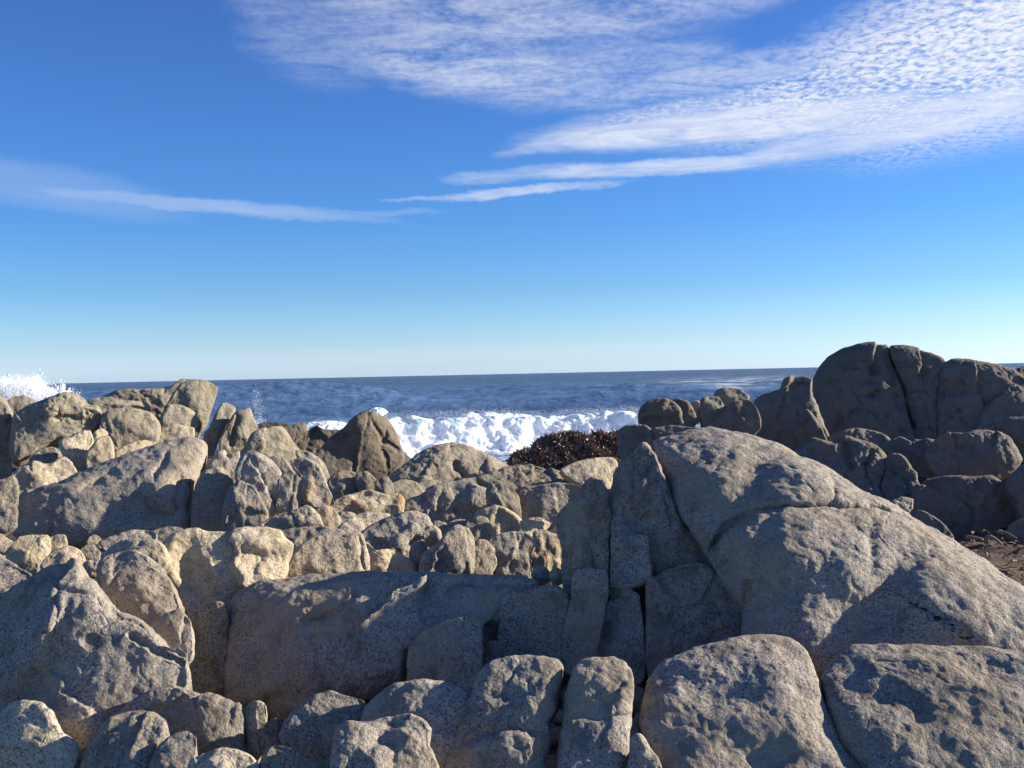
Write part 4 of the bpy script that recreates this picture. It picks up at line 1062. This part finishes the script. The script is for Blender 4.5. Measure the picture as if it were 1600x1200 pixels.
def sea():
    ys = [14.0]
    while ys[-1] < 2200:
        y = ys[-1]
        ys.append(y + max(0.13, y * y * 0.00042 if y < 400 else y * 0.17))
    ys += [3000, 5000, 9000, 16000, 30000]
    ys = np.array(ys)
    nx = 400
    us = np.linspace(-0.62, 0.62, nx)
    us = np.concatenate([[-4, -2, -1.2, -0.8], us, [0.8, 1.2, 2, 4]])
    U, Y = np.meshgrid(us, ys)
    X = U * Y
    cell = np.maximum(np.abs(np.gradient(X, axis=1)), 0.6 * np.abs(np.gradient(Y, axis=0)))
    z, dxx, dyy = sea_height(X.ravel(), Y.ravel(), cell.ravel())
    # the swell standing up behind the breaker, and a trough before it
    Xf, Yf = X.ravel(), Y.ravel()
    wob = 1.3 * np.sin(Xf * 0.13) + 0.7 * np.sin(Xf * 0.31 + 1)
    z += 0.8 * np.exp(-((Yf - WAVE_Y - 3.2 - wob) / 2.4) ** 2) * np.clip(1 - np.abs(Xf) / 60, 0.2, 1)
    w2 = 3 * np.sin(Xf * 0.05 + 1) - 0.12 * Xf
    z += 0.85 * np.exp(-((Yf - 88 - w2) / 7.5) ** 2)
    z += 0.5 * np.exp(-((Yf - 150 - 2 * w2) / 12) ** 2)
    z += 0.7 * np.exp(-((Yf - 240 - 3 * w2) / 18) ** 2)
    P = np.stack([Xf + dxx, Yf + dyy, z], 1)
    ny, nxx = Y.shape
    I = np.arange(nxx * ny).reshape(ny, nxx)
    f = np.stack([I[:-1, :-1].ravel(), I[:-1, 1:].ravel(), I[1:, 1:].ravel(), I[1:, :-1].ravel()], 1)
    return P, f


sm, t, b = new_mat('sea_water')
tcn = N(t, 'ShaderNodeTexCoord')
v = tcn.outputs['Object']
sp = N(t, 'ShaderNodeSeparateXYZ'); put(t, sp.inputs[0], v)
X_, Y_ = sp.outputs[0], sp.outputs[1]
pa = NOISE(t, VM(t, 'MULTIPLY', v, (1.0, 0.6, 1)), 1.0, 6, 0.7)
pb = NOISE(t, VM(t, 'MULTIPLY', v, (0.40, 0.09, 1)), 1.0, 7, 0.72)
pc = NOISE(t, VM(t, 'MULTIPLY', v, (0.12, 0.012, 1)), 1.0, 8, 0.72)
fa = SS(t, Y_, 90.0, 160.0); fb = SS(t, Y_, 300.0, 700.0)
pat = M(t, 'ADD', M(t, 'MULTIPLY', pa, M(t, 'SUBTRACT', 1.0, fa)), M(t, 'MULTIPLY', M(t, 'ADD', M(t, 'MULTIPLY', pb, M(t, 'SUBTRACT', 1.0, fb)), M(t, 'MULTIPLY', pc, fb)), fa))
big_ = NOISE(t, VM(t, 'MULTIPLY', v, (0.004, 0.008, 1)), 1.0, 5, 0.6)
col = MIX(t, SS(t, pat, 0.30, 0.68), (0.062, 0.122, 0.225), (0.165, 0.285, 0.475))  # bright crests and dark troughs of the waves painted into the water colour
col = MIX(t, M(t, 'MULTIPLY', SS(t, big_, 0.35, 0.65), 0.3), col, (0.05, 0.085, 0.20))
# drifting foam: behind and before the breaker, and the patches farther out
fo = NOISE(t, VM(t, 'MULTIPLY', v, (0.55, 0.9, 1)), 1.0, 8, 0.68, 0.6)
fo2 = NOISE(t, VM(t, 'MULTIPLY', v, (0.10, 0.05, 1)), 1.0, 8, 0.72, 0.4)
near = M(t, 'MULTIPLY', SS(t, Y_, 46.5, 42.5), M(t, 'MULTIPLY', SS(t, Y_, 27.0, 33.0), M(t, 'MULTIPLY', SS(t, X_, -8.5, -6.0), SS(t, X_, 16.0, 12.0))))
m1 = M(t, 'MULTIPLY', near, SS(t, M(t, 'ADD', fo, M(t, 'MULTIPLY', SS(t, Y_, 36.0, 43.5), 0.14)), 0.44, 0.56))
# foam field at the right, far out
fx = M(t, 'DIVIDE', X_, Y_)
fieldx = M(t, 'MULTIPLY', SS(t, fx, 0.10, 0.19), SS(t, fx, 0.31, 0.22))
fieldy = M(t, 'MULTIPLY', SS(t, Y_, 120.0, 170.0), SS(t, Y_, 520.0, 300.0))
m2 = M(t, 'MULTIPLY', M(t, 'MULTIPLY', fieldx, fieldy), SS(t, fo2, 0.47, 0.60))
foam = M(t, 'MAXIMUM', m1, M(t, 'MULTIPLY', m2, 0.85))
put(t, b.inputs['Base Color'], MIX(t, foam, col, (0.80, 0.84, 0.88)))
b.inputs['Roughness'].default_value = 0.8
b.inputs['IOR'].default_value = 1.33
b.inputs['Specular IOR Level'].default_value = 0.0
dist_ = N(t, 'ShaderNodeVectorMath', operation='LENGTH'); put(t, dist_.inputs[0], v)
w1 = NOISE(t, VM(t, 'MULTIPLY', v, (0.9, 1.6, 1)), 1.1, 6, 0.66, 0.3)
w2 = NOISE(t, VM(t, 'MULTIPLY', v, (0.05, 0.14, 1)), 1.0, 8, 0.72, 0.2)
hh = M(t, 'ADD', M(t, 'MULTIPLY', w1, 0.30), M(t, 'MULTIPLY', w2, M(t, 'ADD', 0.8, M(t, 'MULTIPLY', SS(t, Y_, 60.0, 600.0), 14.0))))
bp = N(t, 'ShaderNodeBump'); bp.inputs['Distance'].default_value = 1.0; bp.inputs['Strength'].default_value = 0.85
put(t, bp.inputs['Height'], hh); put(t, b.inputs['Normal'], bp.outputs[0])
gl = N(t, 'ShaderNodeBsdfGlossy'); gl.inputs['Roughness'].default_value = 0.16
put(t, gl.inputs['Normal'], bp.outputs[0])
lw = N(t, 'ShaderNodeLayerWeight'); lw.inputs[0].default_value = 0.5
put(t, lw.inputs['Normal'], bp.outputs[0])
refl = M(t, 'ADD', 0.02, M(t, 'MULTIPLY', M(t, 'POWER', lw.outputs['Facing'], 4.0), 0.42))
refl = M(t, 'MULTIPLY', refl, M(t, 'SUBTRACT', 1.0, foam))
mx = N(t, 'ShaderNodeMixShader')
put(t, mx.inputs[0], refl); t.links.new(b.outputs[0], mx.inputs[1]); t.links.new(gl.outputs[0], mx.inputs[2])
t.links.new(mx.outputs[0], [n_ for n_ in t.nodes if n_.type == 'OUTPUT_MATERIAL'][0].inputs[0])
P, f = sea()
sea_o = link_mesh('sea', P, f, sm)
tag(sea_o, kind='structure')

# ---- breaking wave: a tumbling foam front built of lumps on lumps
fm, t, b = new_mat('sea_foam')
tcn = N(t, 'ShaderNodeTexCoord')
v = tcn.outputs['Object']
n1 = NOISE(t, v, 1.1, 6, 0.65, 0.4)
sp = N(t, 'ShaderNodeSeparateXYZ'); put(t, sp.inputs[0], v)
thin = M(t, 'MULTIPLY', SS(t, sp.outputs[2], 0.95, 1.45), SS(t, n1, 0.40, 0.60))
put(t, b.inputs['Base Color'], MIX(t, M(t, 'MULTIPLY', thin, 0.75), (0.86, 0.89, 0.93), (0.30, 0.52, 0.52)))
b.inputs['Roughness'].default_value = 0.7
b.inputs['Subsurface Weight'].default_value = 0.7
b.inputs['Subsurface Radius'].default_value = (0.25, 0.35, 0.45)
b.inputs['Subsurface Scale'].default_value = 0.5
n2 = NOISE(t, v, 5.0, 6, 0.7)
bp = N(t, 'ShaderNodeBump'); bp.inputs['Distance'].default_value = 0.10; bp.inputs['Strength'].default_value = 0.6
put(t, bp.inputs['Height'], n2); put(t, b.inputs['Normal'], bp.outputs[0])


def breaker():
    nx, ns = 900, 90
    xs = np.linspace(-14, 14, nx)
    ss = np.linspace(0, 1, ns)
    Xg, Sg = np.meshgrid(xs, ss)
    x = Xg.ravel(); s = Sg.ravel()
    line = np.stack([x * 0.30, np.zeros_like(x), np.zeros_like(x)], 1)
    fine_ = np.stack([x * 1.1, np.zeros_like(x), np.zeros_like(x) + 4], 1)
    H = 1.50 + 0.20 * perlin(line, 61) + 0.17 * perlin(fine_, 62) + 0.035 * x * 0.3
    H *= np.clip((x + 7.4) / 2.2, 0.12, 1)
    # profile from the toe of the foam (s=0) over the crest to the back (s=1)
    prof_y = np.interp(s, [0, 0.15, 0.35, 0.6, 0.8, 1.0], [-3.4, -2.3, -1.5, -0.9, 0.1, 1.6])
    prof_z = np.interp(s, [0, 0.15, 0.35, 0.6, 0.8, 1.0], [-0.15, 0.16, 0.50, 0.88, 1.0, 0.55])
    wob = 1.3 * np.sin(x * 0.13) + 0.7 * np.sin(x * 0.31 + 1)
    y = WAVE_Y + wob + prof_y * (1 + 0.25 * perlin(line, 66))
    z = prof_z * H
    P = np.stack([x, y, z], 1)
    q = P.copy(); q[:, 1] *= 0.8
    w = np.clip(s * 6, 0.15, 1)
    bil = 1.3 * perlin(q / 0.9, 70)
    bil2 = 2.4 * np.abs(perlin(q / 0.38, 71)) - 0.6
    bil3 = 2.4 * np.abs(perlin(q / 0.15, 72)) - 0.6
    d = w * (0.22 * bil + 0.06 * bil2 + 0.025 * bil3 + 0.12 * perlin(q / 0.45, 74))
    P[:, 1] -= d * 0.8
    P[:, 2] += d * 0.55
    I = np.arange(nx * ns).reshape(ns, nx)
    f = np.stack([I[:-1, :-1].ravel(), I[:-1, 1:].ravel(), I[1:, 1:].ravel(), I[1:, :-1].ravel()], 1)
    return P, f, H, wob, xs


P, f, H_, wob_, xs_ = breaker()
br = link_mesh('breaking_wave', P, f, fm)
tag(br, 'long white breaking wave tumbling toward the rocks with a pale green crest', 'wave', kind='stuff')

# ---- droplets
dm, t, b = new_mat('spray_droplets')
b.inputs['Base Color'].default_value = (0.90, 0.93, 0.96, 1)
b.inputs['Roughness'].default_value = 0.5
b.inputs['Subsurface Weight'].default_value = 0.0
OCT_V = np.array([(1, 1, 1), (1, -1, -1), (-1, 1, -1), (-1, -1, 1)], float) * 0.75
OCT_F = np.array([(0, 1, 2), (0, 3, 1), (0, 2, 3), (1, 3, 2)])


def droplets(name, pts, rad, label, cat='spray'):
    n = len(pts)
    vv = (pts[:, None, :] + OCT_V[None] * rad[:, None, None]).reshape(-1, 3)
    ff = (OCT_F[None] + (np.arange(n) * 4)[:, None, None]).reshape(-1, 3)
    o = link_mesh(name, vv, ff, dm)
    return tag(o, label, cat, kind='stuff')


rg = np.random.RandomState(9)
n = 60000
x = rg.uniform(-13, 13, n)
lump_ = 0.5 + 0.5 * perlin(np.stack([x * 0.6, x * 0, x * 0], 1), 81)
hx_ = np.interp(x, xs_, H_[:len(xs_)])
wob = 1.3 * np.sin(x * 0.13) + 0.7 * np.sin(x * 0.31 + 1)
up = rg.exponential(0.05, n) * (0.35 + 1.3 * lump_)
s = rg.uniform(0, 1, n)
y = WAVE_Y + wob - 0.75 - 2.6 * (1 - s) ** 1.3 + rg.normal(0, 0.2, n)
z = hx_ * (0.12 + 0.92 * s) + up + 0.1
droplets('crest_spray', np.stack([x, y, z], 1), rg.uniform(0.003, 0.010, n), 'fine white spray flung up along the crest of the breaking wave')


def plume(spec, D, n, rmin, rmax, seed):
    """spec: (px, py_base, py_top, half width px, share)"""
    r_ = np.random.RandomState(seed)
    out = []
    tot = sum(q[4] for q in spec)
    for cx, yb, yt, hw, sh in spec:
        m = int(n * sh / tot)
        s_ = r_.beta(1.0, 1.9, m)
        xx = cx + r_.normal(0, 1, m) * hw * (0.45 + 0.5 * s_)
        yy = yb + (yt - yb) * s_ + r_.normal(0, 1.5, m)
        dd = D + r_.normal(0, 0.5, m)
        p = np.stack([xx, yy], 1)
        cl_ = perlin(np.stack([xx * 0.11, yy * 0.11, xx * 0], 1), seed + 3) + perlin(np.stack([xx * 0.3, yy * 0.3, xx * 0], 1), seed + 4) * 0.6
        keep = cl_ > -0.15 - 0.6 * (1 - s_)
        r3 = rays(p)
        P_ = np.array([0, 0, ZC]) + r3 * dd[:, None]
        out.append(P_[keep])
    P_ = np.concatenate(out)
    return P_, r_.uniform(rmin, rmax, len(P_)) * (0.6 + r_.exponential(0.4, len(P_)))


P_, rr = plume([(54, 632, 585, 8, 1.6), (42, 632, 590, 10, 1.3), (28, 632, 592, 9, 1.3), (12, 632, 590, 9, 1.0), (-6, 632, 598, 9, 0.6), (-30, 634, 600, 14, 0.8), (62, 630, 596, 6, 0.7)], 20.0, 30000, 0.002, 0.007, 41)
P2_, rr2 = plume([(74, 630, 600, 5, 1), (84, 630, 598, 4, 0.6), (99, 630, 594, 4, 1.3), (106, 630, 602, 5, 0.8), (92, 630, 604, 10, 0.8), (116, 632, 610, 6, 0.5), (15, 600, 578, 30, 0.15), (50, 595, 575, 14, 0.08)], 20.0, 6000, 0.003, 0.009, 43)
droplets('burst_spray', np.concatenate([P_, P2_]), np.concatenate([rr, rr2]), 'white burst of sea spray above the rocks at the left edge')
P_, rr = plume([(400, 668, 592, 7, 1.0), (408, 660, 610, 6, 0.5)], 21.0, 700, 0.002, 0.005, 47)
droplets('thin_spray', P_, rr, 'faint thin column of spray drops behind the twin-lobed rock')


def foam_lump(name, cx, cy, D, w, h, dep, seed, label):
    """a loose heap of foam: many lumps on a swelling mound"""
    n_ = 70
    a = np.linspace(-1, 1, n_); U, V = np.meshgrid(a, a)
    u = (U * np.sqrt(1 - V * V / 2)).ravel(); v_ = (V * np.sqrt(1 - U * U / 2)).ravel()
    hgt = np.clip(1 - u * u - v_ * v_, 0, 1) ** 0.6
    r3 = rays(np.array([[cx, cy]], float))[0]
    c3 = np.array([0, 0, ZC]) + r3 * D
    base_z = c3[2] - h * 0.55
    P = np.stack([c3[0] + u * w, D + v_ * dep, base_z + h * hgt], 1)
    q = P / (h * 0.9)
    d = (1 - 2 * np.abs(perlin(q, seed))) * 0.28 * h + (1 - 2 * np.abs(perlin(q * 2.6, seed + 1))) * 0.14 * h
    P[:, 2] += d * np.clip(hgt * 3, 0, 1); P[:, 1] -= d * 0.6
    I = np.arange(n_ * n_).reshape(n_, n_)
    f = np.stack([I[:-1, :-1].ravel(), I[:-1, 1:].ravel(), I[1:, 1:].ravel(), I[1:, :-1].ravel()], 1)
    o = link_mesh(name, P - c3, f, fm, loc=c3)
    return tag(o, label, 'foam', kind='stuff')


foam_lump('whitecap', 590, 645, 88, 1.0, 0.55, 1.5, 91, 'small whitecap on the dark swell above the brown pyramid rock')
foam_lump('whitecap', 568, 648, 88, 1.3, 0.30, 1.5, 92, 'low thin whitecap just left of the one above the brown pyramid rock')
foam_lump('whitecap', 833, 629, 120, 0.6, 0.50, 2.5, 93, 'tiny whitecap on the dark swell, left of a pair above the breaker')
foam_lump('whitecap', 879, 628, 120, 1.0, 0.60, 2.5, 94, 'tiny whitecap on the dark swell, right of a pair above the breaker')
foam_lump('surf_foam', 508, 669, 30, 0.8, 0.26, 1.5, 95, 'patch of white surf behind the jagged dark brown rock')

# ---- seaweed on the dark ridge
wm, t, b = new_mat('wet_seaweed')
tcn = N(t, 'ShaderNodeTexCoord')
n1 = NOISE(t, tcn.outputs['Object'], 6.0, 3, 0.6)
put(t, b.inputs['Base Color'], MIX(t, n1, (0.15, 0.10, 0.085), (0.34, 0.25, 0.21)))
b.inputs['Roughness'].default_value = 0.6
S.view_layers[0].update()
ridge = [o for o in COL.objects if o.get('label', '').startswith('long dark ridge')][0]
me = ridge.data
cnt = len(me.vertices)
co = np.zeros(cnt * 3, dtype=np.float32); me.vertices.foreach_get('co', co); co = co.reshape(-1, 3) + np.array(ridge.location)
no = np.zeros(cnt * 3, dtype=np.float32); me.vertex_normals.foreach_get('vector', no); no = no.reshape(-1, 3)
cand = np.where((no[:, 1] < 0.6) & (no[:, 2] > -0.3))[0]
rg = np.random.RandomState(3)
vs, fs = [], []
clump = perlin(co[cand] / 0.22, 33) + 0.6 * perlin(co[cand] / 0.09, 34)
wgt = np.clip(clump + 0.35, 0.02, 1) ** 1.5
for i in rg.choice(cand, 11000, p=wgt / wgt.sum()):
    nn = no[i]
    p = co[i] + nn * 0.05 * float(np.clip(perlin(co[i][None] / 0.22, 33)[0] + 0.3, 0, 1))
    d = nn + rg.normal(0, 0.8, 3) + np.array([0, 0, -0.35])
    d /= np.linalg.norm(d)
    s_ = np.cross(d, rg.normal(0, 1, 3)); s_ /= np.linalg.norm(s_)
    L, w = rg.uniform(0.02, 0.07), rg.uniform(0.006, 0.018)
    d2 = d + rg.normal(0, 0.5, 3); d2 /= np.linalg.norm(d2)
    k = len(vs)
    q1 = p + d * L * 0.5; q2 = q1 + d2 * L * 0.6
    vs += [p - s_ * w * 0.4 - nn * 0.02, p + s_ * w * 0.4 - nn * 0.02, q1 - s_ * w, q1 + s_ * w, q2 - s_ * w * 0.5, q2 + s_ * w * 0.5]
    fs += [(k, k + 1, k + 3, k + 2), (k + 2, k + 3, k + 5, k + 4)]
sw = link_mesh('seaweed', np.array(vs), fs, wm, smooth=False)
tag(sw, 'reddish-brown wet seaweed covering the long dark ridge', 'seaweed', kind='stuff')


# ---- the soft heart of the spray: real mist held in lumpy hulls
def mist(name, puffs, D, dens, seed, label):
    """puffs: (px, py, half width px, half height px); each an ellipsoid hull, density falling off to its skin"""
    m = bpy.data.materials.new(name); m.use_nodes = True
    t = m.node_tree; t.nodes.clear()
    out = N(t, 'ShaderNodeOutputMaterial')
    pv = N(t, 'ShaderNodeVolumePrincipled')
    pv.inputs['Color'].default_value = (0.985, 0.99, 1, 1)
    tcn = N(t, 'ShaderNodeTexCoord')
    v = tcn.outputs['Object']
    n1 = NOISE(t, v, 7.0, 5, 0.7, 0.6)
    r3 = rays(np.array([[puffs[0][0], puffs[0][1]]], float))[0]; C3 = np.array([0, 0, ZC]) + r3 * D
    fall = None
    vs, fs = [], []
    nu, nv_ = 40, 20
    for cx, cy, hw, hh in puffs:
        c3 = np.array([0, 0, ZC]) + rays(np.array([[cx, cy]], float))[0] * D - C3
        a, b_ = hw * D / FPX, hh * D / FPX
        d = VM(t, 'MULTIPLY', VM(t, 'SUBTRACT', v, tuple(c3)), (1 / a, 1 / a, 1 / b_))
        ln = N(t, 'ShaderNodeVectorMath', operation='LENGTH'); put(t, ln.inputs[0], d)
        f_ = M(t, 'SUBTRACT', 1.0, ln.outputs['Value'])
        fall = f_ if fall is None else M(t, 'MAXIMUM', fall, f_)
        k = len(vs)
        for j in range(nv_ + 1):
            ph = math.pi * j / nv_
            for i in range(nu):
                th = 2 * math.pi * i / nu
                vs.append(c3 + np.array([a * math.sin(ph) * math.cos(th), a * math.sin(ph) * math.sin(th), b_ * math.cos(ph)]))
        for j in range(nv_):
            for i in range(nu):
                i2 = (i + 1) % nu
                fs.append((k + j * nu + i, k + (j + 1) * nu + i, k + (j + 1) * nu + i2, k + j * nu + i2))
    de = SS(t, M(t, 'ADD', fall, M(t, 'MULTIPLY', M(t, 'SUBTRACT', n1, 0.5), 1.9)), 0.12, 0.55)
    put(t, pv.inputs['Density'], M(t, 'MULTIPLY', de, dens))
    t.links.new(pv.outputs[0], out.inputs['Volume'])
    o = link_mesh(name, vs, fs, m, loc=C3)
    return tag(o, label, 'spray', kind='stuff')


mist('spray_mist', [(30, 625, 62, 42), (52, 612, 26, 30), (0, 618, 44, 30)], 20.3, 14.0, 51,
     'soft white heart of the sea spray at the left edge')

# ---- rubble lying in the clefts
rg = np.random.RandomState(77)
ico_v = []
g_ = (1 + 5 ** 0.5) / 2
ico_v = np.array([(-1, g_, 0), (1, g_, 0), (-1, -g_, 0), (1, -g_, 0), (0, -1, g_), (0, 1, g_), (0, -1, -g_), (0, 1, -g_), (g_, 0, -1), (g_, 0, 1), (-g_, 0, -1), (-g_, 0, 1)]) / 1.9
ico_f = np.array([(0, 11, 5), (0, 5, 1), (0, 1, 7), (0, 7, 10), (0, 10, 11), (1, 5, 9), (5, 11, 4), (11, 10, 2), (10, 7, 6), (7, 1, 8), (3, 9, 4), (3, 4, 2), (3, 2, 6), (3, 6, 8), (3, 8, 9), (4, 9, 5), (2, 4, 11), (6, 2, 10), (8, 6, 7), (9, 8, 1)])
nr = 4200
Xr = rg.uniform(-3.2, 1.9, nr); Yr = rg.uniform(3.0, 9.5, nr)
Rr_ = rg.uniform(0.012, 0.05, nr) * (1 + rg.exponential(0.4, nr))
Pz = np.stack([Xr, Yr, Xr * 0], 1)
Zr = GROUND_Z + 0.10 * fbm(Pz * 0.8, 8, 3) - 0.12 * np.clip((5.0 - Yr) / 3, 0, 1) + Rr_ * 0.4
sh = ico_v[None] * (Rr_[:, None, None] * (1 + rg.normal(0, 0.16, (nr, 12, 1)))) * rg.uniform(0.6, 1.2, (nr, 1, 3))
vv = (sh + np.stack([Xr, Yr, Zr], 1)[:, None]).reshape(-1, 3)
ff = (ico_f[None] + (np.arange(nr) * 12)[:, None, None]).reshape(-1, 3)
o = link_mesh('rubble', vv, ff, MAT['olive'], smooth=False)
tag(o, 'small broken stones lying in the clefts between the boulders', 'rubble', kind='stuff')
